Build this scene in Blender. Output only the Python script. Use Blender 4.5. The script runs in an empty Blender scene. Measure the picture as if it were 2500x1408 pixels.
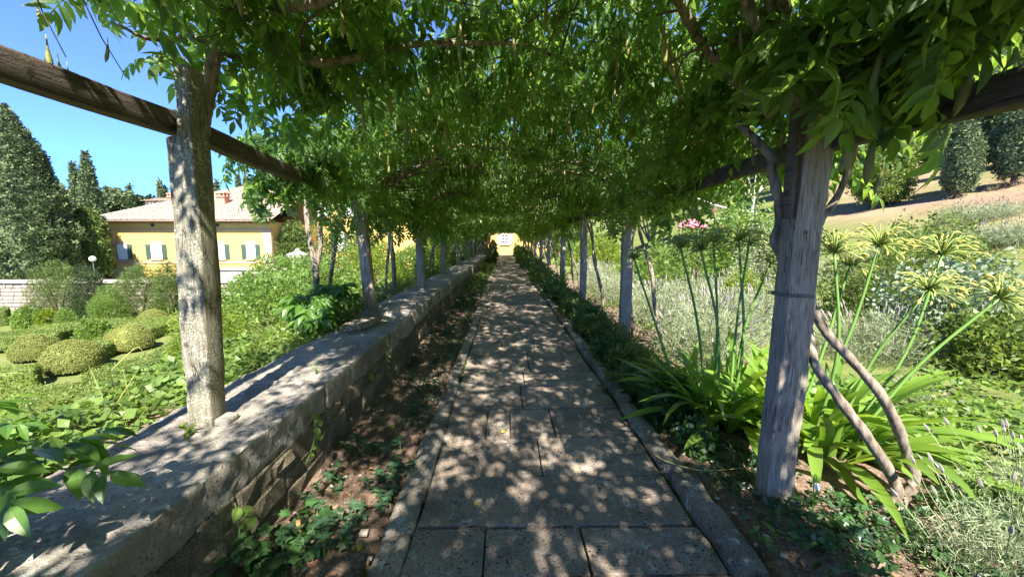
import bpy, math, random
import numpy as np
from mathutils import Matrix, Vector

# ------------------------------------------------------------------ camera, world, sun, exposure
scene = bpy.context.scene
EYE = 1.6
PITCH, YAW, FPX = 7.1, -1.1, 939.0
cam_data = bpy.data.cameras.new('camera')
cam = bpy.data.objects.new('camera', cam_data)
scene.collection.objects.link(cam)
cam.location = (0, 0, EYE)
cam.rotation_euler = (math.radians(90 - PITCH), 0, math.radians(YAW))
cam_data.sensor_width = 36
cam_data.lens = 36 * FPX / 2500
cam_data.clip_start = 0.02
cam_data.clip_end = 2000
scene.camera = cam

SUN_DIR = Vector((0.08, -0.66, 0.75)).normalized()          # towards the sun
elev = math.asin(SUN_DIR.z)
world = bpy.data.worlds.new('World')
scene.world = world
world.use_nodes = True
wn = world.node_tree
for n in list(wn.nodes):
    wn.nodes.remove(n)
sky = wn.nodes.new('ShaderNodeTexSky')
sky.sky_type = 'NISHITA'
sky.sun_disc = False
sky.sun_elevation = elev
sky.sun_rotation = math.atan2(SUN_DIR.x, SUN_DIR.y)
sky.air_density = 2.0
sky.dust_density = 0.0
sky.ozone_density = 6.0
sky.altitude = 19000
bg = wn.nodes.new('ShaderNodeBackground')
bg.inputs['Strength'].default_value = 0.12
wo = wn.nodes.new('ShaderNodeOutputWorld')
wn.links.new(sky.outputs[0], bg.inputs[0])
wn.links.new(bg.outputs[0], wo.inputs[0])

sun_data = bpy.data.lights.new('sun', 'SUN')
sun_data.energy = 2.2
sun_data.angle = math.radians(0.75)
sun_data.color = (1.0, 0.94, 0.84)
sun = bpy.data.objects.new('sun', sun_data)
scene.collection.objects.link(sun)
sun.rotation_euler = SUN_DIR.to_track_quat('Z', 'Y').to_euler()
sun.location = (5, -20, 25)

scene.view_settings.view_transform = 'Standard'
scene.view_settings.look = 'None'
scene.view_settings.exposure = 3.2
scene.view_settings.gamma = 1.0
scene.view_settings.use_curve_mapping = False
scene.render.engine = 'CYCLES'
cy = scene.cycles
cy.max_bounces = 8
cy.diffuse_bounces = 4
cy.glossy_bounces = 2
cy.transmission_bounces = 6
cy.transparent_max_bounces = 6
cy.use_denoising = True
cy.caustics_reflective = False
cy.caustics_refractive = False
cy.sample_clamp_indirect = 6.0

rng = np.random.default_rng(11)
random.seed(11)
COL = scene.collection

# ------------------------------------------------------------------ pixel -> world rays (for placing things where they stand)
def _ray(px, py):
    a = math.radians(90 - PITCH)
    w = math.radians(YAW)
    c = np.array([(px - 1250) / FPX, (704 - py) / FPX, -1.0])
    rx = np.array([[1, 0, 0], [0, math.cos(a), -math.sin(a)], [0, math.sin(a), math.cos(a)]])
    rz = np.array([[math.cos(w), -math.sin(w), 0], [math.sin(w), math.cos(w), 0], [0, 0, 1]])
    return rz @ rx @ c


def at(px, py, Y):
    d = _ray(px, py)
    return np.array([0, 0, EYE]) + d * (Y / d[1])


def gnd(px, py, z=0.0):
    d = _ray(px, py)
    return np.array([0, 0, EYE]) + d * ((z - EYE) / d[2])


# ------------------------------------------------------------------ numpy noise
def _hash(ix, iy, iz, seed):
    h = (ix * 374761393 + iy * 668265263 + iz * 2147483647 + seed * 1274126177) & 0xFFFFFFFF
    h = ((h ^ (h >> 13)) * 1274126177) & 0xFFFFFFFF
    h = h ^ (h >> 16)
    return (h & 0xFFFF) / 65535.0


def vnoise(p, seed=0):
    p = np.asarray(p, dtype=np.float64)
    i = np.floor(p).astype(np.int64)
    f = p - i
    f = f * f * (3 - 2 * f)
    out = 0
    for dx in (0, 1):
        for dy in (0, 1):
            for dz in (0, 1):
                w = (f[:, 0] if dx else 1 - f[:, 0]) * (f[:, 1] if dy else 1 - f[:, 1]) * (f[:, 2] if dz else 1 - f[:, 2])
                out = out + w * _hash(i[:, 0] + dx, i[:, 1] + dy, i[:, 2] + dz, seed)
    return out


def fbm(p, seed=0, octv=3):
    s, a, t = 0, 1.0, 0
    for o in range(octv):
        s = s + a * vnoise(np.asarray(p) * (2 ** o), seed + o)
        t += a
        a *= 0.5
    return s / t


def sstep(a, b, x):
    t = np.clip((x - a) / (b - a), 0, 1)
    return t * t * (3 - 2 * t)


# ------------------------------------------------------------------ mesh building
def mesh(name, V, faces, smooth=False, attr=None):
    """faces: list of int arrays (n,k)."""
    me = bpy.data.meshes.new(name)
    V = np.asarray(V, dtype=np.float32)
    if isinstance(faces, np.ndarray):
        faces = [faces]
    faces = [np.asarray(f, dtype=np.int32) for f in faces if len(f)]
    me.vertices.add(len(V))
    me.vertices.foreach_set('co', V.ravel())
    loops = np.concatenate([f.ravel() for f in faces])
    starts, s = [], 0
    for f in faces:
        n, k = f.shape
        starts.append(s + np.arange(n) * k)
        s += n * k
    starts = np.concatenate(starts).astype(np.int32)
    me.loops.add(len(loops))
    me.loops.foreach_set('vertex_index', loops)
    me.polygons.add(len(starts))
    me.polygons.foreach_set('loop_start', starts)
    me.polygons.foreach_set('use_smooth', np.full(len(starts), bool(smooth)))
    if attr:
        for k, v in attr.items():
            a = me.attributes.new(k, 'FLOAT_COLOR', 'POINT')
            c = np.ones((len(V), 4), dtype=np.float32)
            c[:, :v.shape[1]] = v
            a.data.foreach_set('color', c.ravel())
    me.update(calc_edges=True)
    return me


WLOC = {}


def wl(o):
    return WLOC.get(o.name, np.zeros(3)) if o is not None else np.zeros(3)


def setp(o, label=None, category=None, group=None, kind=None):
    if label: o['label'] = label
    if category: o['category'] = category
    if group: o['group'] = group
    if kind: o['kind'] = kind
    return o


def root(name, loc, label, category, group=None):
    o = bpy.data.objects.new(name, None)
    COL.objects.link(o)
    o.location = loc
    o.empty_display_size = 0.1
    WLOC[o.name] = np.array(loc, dtype=float)
    return setp(o, label, category, group)


def part(name, V, F, mat, parent=None, smooth=False, kind=None, label=None, attr=None):
    """mesh object from world-space vertices, parented (no rotation in parents)."""
    off = wl(parent)
    me = mesh(name, np.asarray(V) - off, F, smooth, attr)
    me.materials.append(mat)
    o = bpy.data.objects.new(name, me)
    COL.objects.link(o)
    if parent is not None:
        o.parent = parent
    WLOC[o.name] = off
    return setp(o, label=label, kind=kind)


def thing(name, V, F, mat, label, category, group=None, smooth=False):
    V = np.asarray(V, dtype=float)
    lo, hi = V.min(0), V.max(0)
    loc = np.array([(lo[0] + hi[0]) / 2, (lo[1] + hi[1]) / 2, lo[2]])
    me = mesh(name, V - loc, F, smooth)
    me.materials.append(mat)
    o = bpy.data.objects.new(name, me)
    COL.objects.link(o)
    o.location = loc
    WLOC[o.name] = loc
    return setp(o, label, category, group)


def inst(name, me, M, parent=None, label=None):
    """object sharing mesh me at world matrix M (4x4 numpy) below an unrotated parent."""
    o = bpy.data.objects.new(name, me)
    COL.objects.link(o)
    M = np.array(M, dtype=float)
    M[:3, 3] -= wl(parent)
    if parent is not None:
        o.parent = parent
    o.matrix_basis = Matrix([list(r) for r in M])
    if label: o['label'] = label
    return o


def merge(chunks):
    """chunks: list of (V, [F arrays]); returns V, [F by size]"""
    Vs, Fs, n = [], {}, 0
    for V, F in chunks:
        V = np.asarray(V, dtype=float)
        if isinstance(F, np.ndarray):
            F = [F]
        for f in F:
            f = np.asarray(f)
            if len(f):
                Fs.setdefault(f.shape[1], []).append(f + n)
        Vs.append(V)
        n += len(V)
    return np.concatenate(Vs), [np.concatenate(v) for v in Fs.values()]


def box(x0, x1, y0, y1, z0, z1):
    V = np.array([[x, y, z] for z in (z0, z1) for y in (y0, y1) for x in (x0, x1)], dtype=float)
    F = np.array([[0, 2, 3, 1], [4, 5, 7, 6], [0, 1, 5, 4], [2, 6, 7, 3], [0, 4, 6, 2], [1, 3, 7, 5]])
    return V, [F]


def _lat(n, L, r):
    if n <= 1:
        return np.array([0, r * 0.35, L - r * 0.35, L]) if r > 0 else np.array([0, L])
    mid = np.linspace(r, L - r, n)
    return np.concatenate([[0, r * 0.35], mid, [L - r * 0.35, L]])


def rbox(x0, x1, y0, y1, z0, z1, n=(2, 2, 2), r=0.01, amp=0.0, sc=6.0, seed=0, amp2=0.0, sc2=25.0):
    """box with rounded edges, lattice subdivided, displaced by noise."""
    o = np.array([x0, y0, z0], float)
    L = np.array([x1 - x0, y1 - y0, z1 - z0], float)
    r = min(r, L.min() * 0.45)
    ax = [_lat(n[i], L[i], r) for i in range(3)]
    m = [len(a) for a in ax]
    idx = -np.ones(m, dtype=int)
    g = np.stack(np.meshgrid(*[np.arange(k) for k in m], indexing='ij'), -1)
    surf = (g[..., 0] == 0) | (g[..., 0] == m[0] - 1) | (g[..., 1] == 0) | (g[..., 1] == m[1] - 1) | (g[..., 2] == 0) | (g[..., 2] == m[2] - 1)
    idx[surf] = np.arange(surf.sum())
    gi = g[surf]
    P = np.stack([ax[0][gi[:, 0]], ax[1][gi[:, 1]], ax[2][gi[:, 2]]], 1)
    q = np.clip(P, r, L - r)
    d = P - q
    ln = np.linalg.norm(d, axis=1, keepdims=True)
    ln[ln == 0] = 1
    nrm = d / ln
    P = q + nrm * r
    F = []
    for a in range(3):
        b, c = (a + 1) % 3, (a + 2) % 3
        for side in (0, m[a] - 1):
            ib, ic = np.meshgrid(np.arange(m[b] - 1), np.arange(m[c] - 1), indexing='ij')
            ib, ic = ib.ravel(), ic.ravel()
            def pick(b_, c_):
                t = [None] * 3
                t[a] = np.full(len(b_), side)
                t[b] = b_
                t[c] = c_
                return idx[t[0], t[1], t[2]]
            q4 = np.stack([pick(ib, ic), pick(ib + 1, ic), pick(ib + 1, ic + 1), pick(ib, ic + 1)], 1)
            if side == 0:
                q4 = q4[:, ::-1]
            F.append(q4)
    V = P + o
    if amp:
        V = V + nrm * ((fbm(V * sc, seed) - 0.5) * 2 * amp)[:, None]
    if amp2:
        V = V + nrm * ((vnoise(V * sc2, seed + 9) - 0.5) * 2 * amp2)[:, None]
    return V, [np.concatenate(F)]


def catmull(P, n):
    P = np.asarray(P, float)
    Q = np.vstack([2 * P[0] - P[1], P, 2 * P[-1] - P[-2]])
    t = np.linspace(0, len(P) - 1, n)
    i = np.minimum(t.astype(int), len(P) - 2)
    f = (t - i)[:, None]
    a, b, c, d = Q[i], Q[i + 1], Q[i + 2], Q[i + 3]
    return 0.5 * (2 * b + (c - a) * f + (2 * a - 5 * b + 4 * c - d) * f ** 2 + (3 * b - a - 3 * c + d) * f ** 3)


def tube(P, rad, sides=6, n=None, bump=0.0, seed=0):
    P = np.asarray(P, float)
    if n:
        rad = np.interp(np.linspace(0, 1, n), np.linspace(0, 1, len(np.atleast_1d(rad)) if np.ndim(rad) else 2), rad if np.ndim(rad) else [rad, rad])
        P = catmull(P, n)
    else:
        rad = np.interp(np.linspace(0, 1, len(P)), np.linspace(0, 1, len(rad) if np.ndim(rad) else 2), rad if np.ndim(rad) else [rad, rad])
    T = np.gradient(P, axis=0)
    T /= np.linalg.norm(T, axis=1, keepdims=True) + 1e-9
    up = np.array([0.31, 0.17, 0.93]) if abs(T[0][2]) < 0.8 else np.array([0.93, 0.3, 0.2])
    A = np.cross(T, up)
    A /= np.linalg.norm(A, axis=1, keepdims=True) + 1e-9
    B = np.cross(T, A)
    th = np.linspace(0, 2 * np.pi, sides, endpoint=False)
    ring = np.cos(th)[None, :, None] * A[:, None] + np.sin(th)[None, :, None] * B[:, None]
    rr = np.repeat(rad[:, None], sides, 1)
    V = P[:, None] + ring * rr[..., None]
    if bump:
        k = fbm(V.reshape(-1, 3) * 18, seed).reshape(rr.shape)
        V = P[:, None] + ring * (rr * (1 + (k - 0.5) * 2 * bump))[..., None]
    m = len(P)
    V = V.reshape(-1, 3)
    i, j = np.meshgrid(np.arange(m - 1), np.arange(sides), indexing='ij')
    i, j = i.ravel(), j.ravel()
    j2 = (j + 1) % sides
    F = np.stack([i * sides + j, i * sides + j2, (i + 1) * sides + j2, (i + 1) * sides + j], 1)
    caps = [np.arange(sides)[::-1][None], (np.arange(sides) + (m - 1) * sides)[None]]
    return V, [F] + caps


def lathe(profile, centre, sides=16, flute=0.0):
    """profile [(r,z)...]"""
    th = np.linspace(0, 2 * np.pi, sides, endpoint=False)
    V = []
    for r, z in profile:
        k = 1 + flute * np.cos(th * sides / 2)
        V.append(np.stack([r * k * np.cos(th), r * k * np.sin(th), np.full(sides, z)], 1))
    V = np.concatenate(V) + np.asarray(centre)
    m = len(profile)
    i, j = np.meshgrid(np.arange(m - 1), np.arange(sides), indexing='ij')
    i, j = i.ravel(), j.ravel()
    j2 = (j + 1) % sides
    F = np.stack([i * sides + j, i * sides + j2, (i + 1) * sides + j2, (i + 1) * sides + j], 1)
    return V, [F, np.arange(sides)[::-1][None], (np.arange(sides) + (m - 1) * sides)[None]]


# ------------------------------------------------------------------ leaves
def frames(x, up):
    x = x / (np.linalg.norm(x, axis=1, keepdims=True) + 1e-9)
    y = np.cross(up, x)
    y /= np.linalg.norm(y, axis=1, keepdims=True) + 1e-9
    z = np.cross(x, y)
    return np.stack([x, y, z], 2)


def blade(L, W, detail='mid', fold=0.25, curl=0.15, tip=1.0):
    """one leaf along +X, normal +Z. returns V, F(tris)"""
    if detail == 'hi':
        t = np.array([0.0, 0.12, 0.34, 0.6, 0.84, 1.0])
        w = np.array([0.0, 0.62, 1.0, 0.86, 0.4, 0.0]) * W / 2
        ctr = np.stack([t * L, 0 * t, -curl * L * t ** 2], 1)
        Lf = np.stack([t * L, w, -curl * L * t ** 2 + fold * w], 1)[1:-1]
        Rt = np.stack([t * L, -w, -curl * L * t ** 2 + fold * w], 1)[1:-1]
        V = np.concatenate([ctr, Lf, Rt])
        F = []
        n = len(t)
        l = lambda i: n + i - 1
        r = lambda i: n + (n - 2) + i - 1
        F += [[0, 1, l(1)], [0, r(1), 1]]
        for i in range(1, n - 2):
            F += [[i, i + 1, l(i + 1)], [i, l(i + 1), l(i)], [i, r(i), r(i + 1)], [i, r(i + 1), i + 1]]
        F += [[n - 2, n - 1, l(n - 2)], [n - 2, r(n - 2), n - 1]]
        return V, np.array(F)
    if detail == 'mid':
        V = np.array([[0, 0, 0], [0.4 * L, W / 2, fold * W / 2 - curl * L * .16], [0.4 * L, -W / 2, fold * W / 2 - curl * L * .16], [0.45 * L, 0, -curl * L * .2], [L, 0, -curl * L]])
        return V, np.array([[0, 3, 1], [0, 2, 3], [3, 4, 1], [3, 2, 4]])
    V = np.array([[0, 0, 0], [0.45 * L, W / 2, 0], [0.45 * L, -W / 2, 0], [L, 0, -curl * L]])
    return V, np.array([[0, 2, 1], [1, 2, 3]])


def xf(V, R, T, s=1.0):
    return (V * s) @ R.T + T


def pinnate(pairs, rachis, ll, lw, detail, seed):
    """compound leaf: rachis along +X drooping, leaflets in pairs + terminal."""
    r = np.random.default_rng(seed)
    ch = []
    droop = r.uniform(0.25, 0.6)
    def pos(t):
        return np.array([rachis * t * (1 - 0.12 * t * droop), 0, -rachis * droop * t * t * 0.55])
    if detail != 'lo':
        pts = np.array([pos(t) for t in np.linspace(0, 1, 4)])
        w = 0.0022
        V = np.concatenate([pts + [0, w, 0], pts + [0, -w, 0]])
        F = np.array([[i, i + 4, i + 5] for i in range(3)] + [[i, i + 5, i + 1] for i in range(3)])
        ch.append((V, F))
    for k in range(pairs):
        t = 0.22 + 0.7 * k / max(1, pairs - 1)
        f = 0.8 + 0.35 * math.sin(math.pi * (0.15 + 0.75 * k / pairs))
        for s in (-1, 1):
            V, F = blade(ll * f * r.uniform(.88, 1.1), lw * f * r.uniform(.88, 1.1), detail, r.uniform(.1, .5), r.uniform(.05, .35))
            az = s * math.radians(r.uniform(48, 72))
            dp = -math.radians(r.uniform(5, 55))
            x = np.array([[math.cos(az) * math.cos(dp), math.sin(az) * math.cos(dp), math.sin(dp)]])
            up = np.array([[r.uniform(-.3, .3), s * -0.25 + r.uniform(-.3, .3), 1.0]])
            ch.append((xf(V, frames(x, up)[0], pos(t)), F))
    V, F = blade(ll * 1.1, lw * 1.1, detail, 0.2, 0.3)
    x = np.array([[0.8, 0, -0.6 * droop - 0.2]])
    ch.append((xf(V, frames(x, np.array([[0, 0, 1.0]]))[0], pos(1.0)), F))
    V, F = merge(ch)
    return V, F[0]


def sprig(k, L, W, detail, seed, spread=1.0):
    """a tuft of k leaves round a point"""
    r = np.random.default_rng(seed)
    ch = []
    for i in range(k):
        V, F = blade(L * r.uniform(.7, 1.15), W * r.uniform(.75, 1.15), detail, r.uniform(0, .4), r.uniform(0, .3))
        az = 2 * math.pi * (i + r.uniform(-.3, .3)) / k
        el = r.uniform(-0.3, 0.9)
        x = np.array([[math.cos(az) * math.cos(el), math.sin(az) * math.cos(el), math.sin(el)]])
        up = np.array([[r.uniform(-.4, .4), r.uniform(-.4, .4), 1.0]])
        base = x[0] * L * 0.1 + r.uniform(-.5, .5, 3) * L * 0.6 * spread
        ch.append((xf(V, frames(x, up)[0], base), F))
    V, F = merge(ch)
    return V, F[0]


def scatter(variants, R, T, S, vi=None, r=rng):
    """place variants at (R,T,S); returns V, F"""
    n = len(T)
    if vi is None:
        vi = r.integers(0, len(variants), n)
    ch = []
    base = 0
    Vs, Fs = [], []
    for k, (v, f) in enumerate(variants):
        m = np.nonzero(vi == k)[0]
        if not len(m):
            continue
        P = np.einsum('nij,vj->nvi', R[m], v) * S[m][:, None, None] + T[m][:, None]
        FF = f[None] + (np.arange(len(m)) * len(v))[:, None, None] + base
        base += len(m) * len(v)
        Vs.append(P.reshape(-1, 3))
        Fs.append(FF.reshape(-1, f.shape[1]))
    return np.concatenate(Vs), [np.concatenate(Fs)]


def unit(a):
    return a / (np.linalg.norm(a, axis=-1, keepdims=True) + 1e-9)


# ------------------------------------------------------------------ materials
class NT:
    def __init__(s, name):
        s.m = bpy.data.materials.new(name)
        s.m.use_nodes = True
        s.t = s.m.node_tree
        for n in list(s.t.nodes):
            s.t.nodes.remove(n)
        s.out = s.t.nodes.new('ShaderNodeOutputMaterial')
        s._pos = None

    def n(s, typ, **kw):
        nd = s.t.nodes.new(typ)
        for k, v in kw.items():
            if k in nd.inputs:
                s.set(nd.inputs[k], v)
            else:
                setattr(nd, k, v)
        return nd

    def set(s, inp, v):
        if isinstance(v, bpy.types.NodeSocket):
            s.t.links.new(v, inp)
        elif isinstance(v, (tuple, list)) and len(v) == 3 and inp.type == 'RGBA':
            inp.default_value = (*v, 1)
        else:
            inp.default_value = v

    def pos(s, scale=(1, 1, 1)):
        g = s.n('ShaderNodeNewGeometry')
        if tuple(scale) == (1, 1, 1):
            return g.outputs['Position']
        mp = s.n('ShaderNodeMapping')
        mp.inputs['Scale'].default_value = scale
        s.t.links.new(g.outputs['Position'], mp.inputs['Vector'])
        return mp.outputs['Vector']

    def noise(s, scale, detail=4, vec=None, rough=0.55, dist=0.0):
        nd = s.n('ShaderNodeTexNoise', Scale=scale, Detail=detail, Roughness=rough, Distortion=dist)
        s.t.links.new(vec if vec is not None else s.pos(), nd.inputs['Vector'])
        return nd.outputs['Fac']

    def voro(s, scale, vec=None, feature='F1', out='Distance', rnd=1.0):
        nd = s.n('ShaderNodeTexVoronoi', feature=feature, Scale=scale, Randomness=rnd)
        s.t.links.new(vec if vec is not None else s.pos(), nd.inputs['Vector'])
        return nd.outputs[out]

    def ramp(s, fac, stops, interp='LINEAR'):
        nd = s.n('ShaderNodeValToRGB')
        nd.color_ramp.interpolation = interp
        el = nd.color_ramp.elements
        while len(el) < len(stops):
            el.new(0.5)
        for e, (p, c) in zip(el, stops):
            e.position = p
            e.color = (*c, 1) if isinstance(c, (tuple, list)) else (c, c, c, 1)
        s.set(nd.inputs['Fac'], fac)
        return nd.outputs['Color']

    def mix(s, fac, a, b, mode='MIX'):
        nd = s.n('ShaderNodeMix', data_type='RGBA', blend_type=mode)
        s.set(nd.inputs[0], fac)
        s.set(nd.inputs[6], a)
        s.set(nd.inputs[7], b)
        return nd.outputs[2]

    def math(s, op, a, b=0.0):
        nd = s.n('ShaderNodeMath', operation=op)
        s.set(nd.inputs[0], a)
        s.set(nd.inputs[1], b)
        return nd.outputs[0]

    def bump(s, h, strength=0.5, dist=0.01, nrm=None):
        nd = s.n('ShaderNodeBump', Strength=strength, Distance=dist)
        s.set(nd.inputs['Height'], h)
        if nrm is not None:
            s.t.links.new(nrm, nd.inputs['Normal'])
        return nd.outputs['Normal']

    def princ(s, color, rough=0.7, spec=0.3, normal=None, finish=True):
        b = s.n('ShaderNodeBsdfPrincipled')
        s.set(b.inputs['Base Color'], color)
        s.set(b.inputs['Roughness'], rough)
        b.inputs['Specular IOR Level'].default_value = spec
        if normal is not None:
            s.t.links.new(normal, b.inputs['Normal'])
        if finish:
            s.t.links.new(b.outputs[0], s.out.inputs['Surface'])
        return b.outputs[0]


def plain(name, col, rough=0.6, spec=0.3, var=0.12, sc=8.0):
    m = NT(name)
    c = m.mix(m.noise(sc, 3), tuple(x * (1 - var) for x in col), tuple(min(1, x * (1 + var)) for x in col))
    m.princ(c, rough, spec)
    return m.m


def leafmat(name, refl, trans, tfac=0.42, rough=0.42, spec=0.35, var=0.45, warm=0.0, hue=0.0, old=None):
    """foliage: diffuse + translucent, varied leaf by leaf"""
    m = NT(name)
    g = m.n('ShaderNodeNewGeometry')
    rnd = g.outputs['Random Per Island']
    oi = m.n('ShaderNodeObjectInfo')
    v = m.math('FRACT', m.math('ADD', rnd, oi.outputs['Random']))
    clump = m.noise(1.7, 2)
    k = m.math('ADD', m.math('MULTIPLY', v, 0.6), m.math('MULTIPLY', clump, 0.4))
    lo = tuple(x * (1 - var) for x in refl)
    hi = tuple(x * (1 + var) for x in refl)
    tlo = tuple(x * (1 - var * .8) for x in trans)
    thi = tuple(x * (1 + var * .8) for x in trans)
    if warm:
        hi = (hi[0] * (1 + warm), hi[1], hi[2] * (1 - warm * .4))
        thi = (thi[0] * (1 + warm), thi[1], thi[2])
    c = m.ramp(k, [(0.15, lo), (0.85, hi)])
    t = m.ramp(k, [(0.15, tlo), (0.85, thi)])
    if old:
        om = m.ramp(rnd, [(.975, 0.0), (.98, 1.0)])
        c = m.mix(om, c, old)
        t = m.mix(om, t, tuple(x * 1.6 for x in old))
    b = m.princ(c, rough, spec, finish=False)
    tr = m.n('ShaderNodeBsdfTranslucent')
    m.set(tr.inputs['Color'], t)
    mx = m.n('ShaderNodeMixShader')
    mx.inputs[0].default_value = tfac
    m.t.links.new(b, mx.inputs[1])
    m.t.links.new(tr.outputs[0], mx.inputs[2])
    m.t.links.new(mx.outputs[0], m.out.inputs['Surface'])
    return m.m


M_WIST = leafmat('wisteria_leaf', (0.058, 0.115, 0.036), (0.28, 0.48, 0.06), 0.53, 0.4, 0.3, 0.42, 0.12, 0.0, (0.26, 0.24, 0.05))
M_IVY = leafmat('ivy_leaf', (0.045, 0.10, 0.03), (0.12, 0.28, 0.03), 0.3, 0.38, 0.4)
M_VINCA = leafmat('vinca_leaf', (0.05, 0.10, 0.05), (0.08, 0.2, 0.04), 0.25, 0.32, 0.45)
M_BROAD = leafmat('broad_leaf', (0.12, 0.205, 0.05), (0.28, 0.47, 0.06), 0.42, 0.42, 0.35, 0.4, 0.15)
M_YELLOW = leafmat('yellow_green_leaf', (0.125, 0.20, 0.03), (0.30, 0.46, 0.03), 0.42, 0.45, 0.3, 0.4, 0.25)
M_MIDG = leafmat('mid_green_leaf', (0.085, 0.14, 0.04), (0.18, 0.3, 0.04), 0.35, 0.45, 0.3, 0.45, 0.2)
M_BOX = leafmat('box_leaf', (0.13, 0.19, 0.04), (0.22, 0.32, 0.03), 0.3, 0.45, 0.3, 0.4, 0.1)
M_DOME = leafmat('dome_leaf', (0.19, 0.225, 0.065), (0.2, 0.25, 0.04), 0.2, 0.7, 0.08, 0.25, 0.1)
M_CYP = leafmat('cypress_foliage', (0.12, 0.17, 0.08), (0.1, 0.15, 0.06), 0.15, 0.8, 0.04, 0.35, 0.1)
M_DARKTREE = leafmat('dark_foliage', (0.04, 0.07, 0.028), (0.06, 0.12, 0.02), 0.25, 0.55, 0.2, 0.5, 0.15)
M_OLIVE = leafmat('olive_tree_foliage', (0.10, 0.13, 0.06), (0.12, 0.18, 0.05), 0.25, 0.55, 0.2, 0.4)
M_AGA = leafmat('agapanthus_leaf', (0.13, 0.25, 0.04), (0.36, 0.60, 0.04), 0.42, 0.32, 0.45, 0.3, 0.2)
M_UMBEL = None
M_PODS = leafmat('pale_pod', (0.42, 0.44, 0.13), (0.55, 0.55, 0.12), 0.35, 0.5, 0.25, 0.2, 0.1)
M_GLAUC = leafmat('glaucous_leaf', (0.20, 0.26, 0.165), (0.24, 0.33, 0.15), 0.3, 0.45, 0.3, 0.3)
M_LAV = leafmat('lavender_grey_leaf', (0.26, 0.30, 0.17), (0.28, 0.33, 0.16), 0.25, 0.6, 0.2, 0.35)
M_LAVF = leafmat('lavender_flower', (0.25, 0.235, 0.21), (0.24, 0.22, 0.2), 0.2, 0.7, 0.1, 0.4)
M_GRASS = leafmat('grass_blade', (0.10, 0.15, 0.035), (0.2, 0.28, 0.03), 0.35, 0.5, 0.2, 0.4, 0.3)
M_DRYG = leafmat('dry_grass_blade', (0.34, 0.28, 0.14), (0.32, 0.26, 0.12), 0.3, 0.6, 0.2, 0.35)
M_ROSE = leafmat('rose_leaf', (0.10, 0.17, 0.04), (0.22, 0.34, 0.05), 0.35, 0.45, 0.3, 0.45, 0.25)
M_PINK = plain('pink_sedum', (0.52, 0.17, 0.22), 0.6, 0.2, 0.35, 40)
M_DEAD = leafmat('fallen_leaf', (0.17, 0.115, 0.07), (0.16, 0.105, 0.05), 0.2, 0.7, 0.1, 0.5, 0.2)
M_YLEAF = leafmat('yellow_leaf', (0.55, 0.42, 0.03), (0.6, 0.45, 0.03), 0.3, 0.45, 0.3, 0.2)
M_POD = leafmat('velvet_pod', (0.20, 0.22, 0.075), (0.25, 0.3, 0.08), 0.15, 0.6, 0.2, 0.3, 0.15)


def bark(name, a, b, sc=30):
    m = NT(name)
    v = m.pos((1, 1, .22))
    f = m.noise(sc, 5, v, .6)
    c = m.ramp(f, [(.3, a), (.7, b)])
    m.princ(c, .85, .15, m.bump(f, .9, .012))
    return m.m


M_BARK = bark('vine_bark', (0.07, 0.052, 0.038), (0.33, 0.275, 0.21))
M_TWIG = bark('twig_bark', (0.07, 0.05, 0.035), (0.16, 0.12, 0.085), 60)
M_TRUNK = bark('tree_bark', (0.08, 0.06, 0.045), (0.2, 0.15, 0.11), 12)
M_DEADWOOD = bark('bleached_wood', (0.38, 0.34, 0.29), (0.62, 0.57, 0.5), 20)
M_UMBEL = plain('umbel_green', (0.30, 0.37, 0.09), .5, .3, .25, 30)
M_STEMG = plain('green_stem', (0.11, 0.21, 0.04), .5, .3, .2, 10)
M_STEMY = plain('yellow_stem', (0.36, 0.34, 0.10), .55, .25, .2, 20)


def wood(name, a, b, dark=(0.10, 0.085, 0.075), axis=2, lichen=0.0):
    m = NT(name)
    s = [1.0, 1.0, 1.0]
    s[axis] = 0.07
    v = m.pos(tuple(s))
    f = m.noise(95, 6, v, .7, .5)
    cr = m.math('ABSOLUTE', m.math('SUBTRACT', m.noise(26, 2, v, .5, .8), .5))
    big = m.noise(6, 4)
    c = m.ramp(f, [(.33, dark), (.47, a), (.66, b)])
    c = m.mix(m.ramp(big, [(.35, 0.0), (.75, .55)]), c, tuple(x * .55 for x in a))
    if lichen:
        sp = m.noise(95, 3)
        lz = m.noise(9, 3)
        k = m.math('MULTIPLY', m.ramp(sp, [(.5, 0.0), (.6, 1.0)]), m.ramp(lz, [(.35, 0.0), (.6, lichen)]))
        c = m.mix(k, c, (0.42, 0.42, 0.32))
    cm = m.math('MULTIPLY', m.ramp(cr, [(.004, 1.0), (.012, 0.0)]), m.ramp(m.noise(3, 3), [(.48, 0.0), (.6, .7)]))
    c = m.mix(cm, c, (0.03, 0.025, 0.02))
    kn = m.ramp(m.voro(5.5), [(.05, .85), (.1, 0.0)])
    c = m.mix(kn, c, tuple(x * .8 for x in dark))
    h = m.math('SUBTRACT', m.math('ADD', f, m.math('MULTIPLY', m.noise(120, 2), .35)), m.math('MULTIPLY', cm, 1.5))
    m.princ(c, .85, .15, m.bump(h, .9, .008))
    return m.m


M_POST = wood('weathered_post_wood', (0.30, 0.25, 0.19), (0.44, 0.375, 0.295))
M_POSTL = wood('lichened_post_wood', (0.19, 0.17, 0.125), (0.31, 0.285, 0.22), (0.07, 0.062, 0.045), 2, .9)
M_BEAM = wood('dark_beam_wood', (0.11, 0.088, 0.072), (0.18, 0.145, 0.118), (0.045, 0.036, 0.03), 1)
M_FENCE = wood('timber_edging', (0.2, 0.17, 0.14), (0.34, 0.3, 0.25), (0.08, .07, .06), 0)


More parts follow.
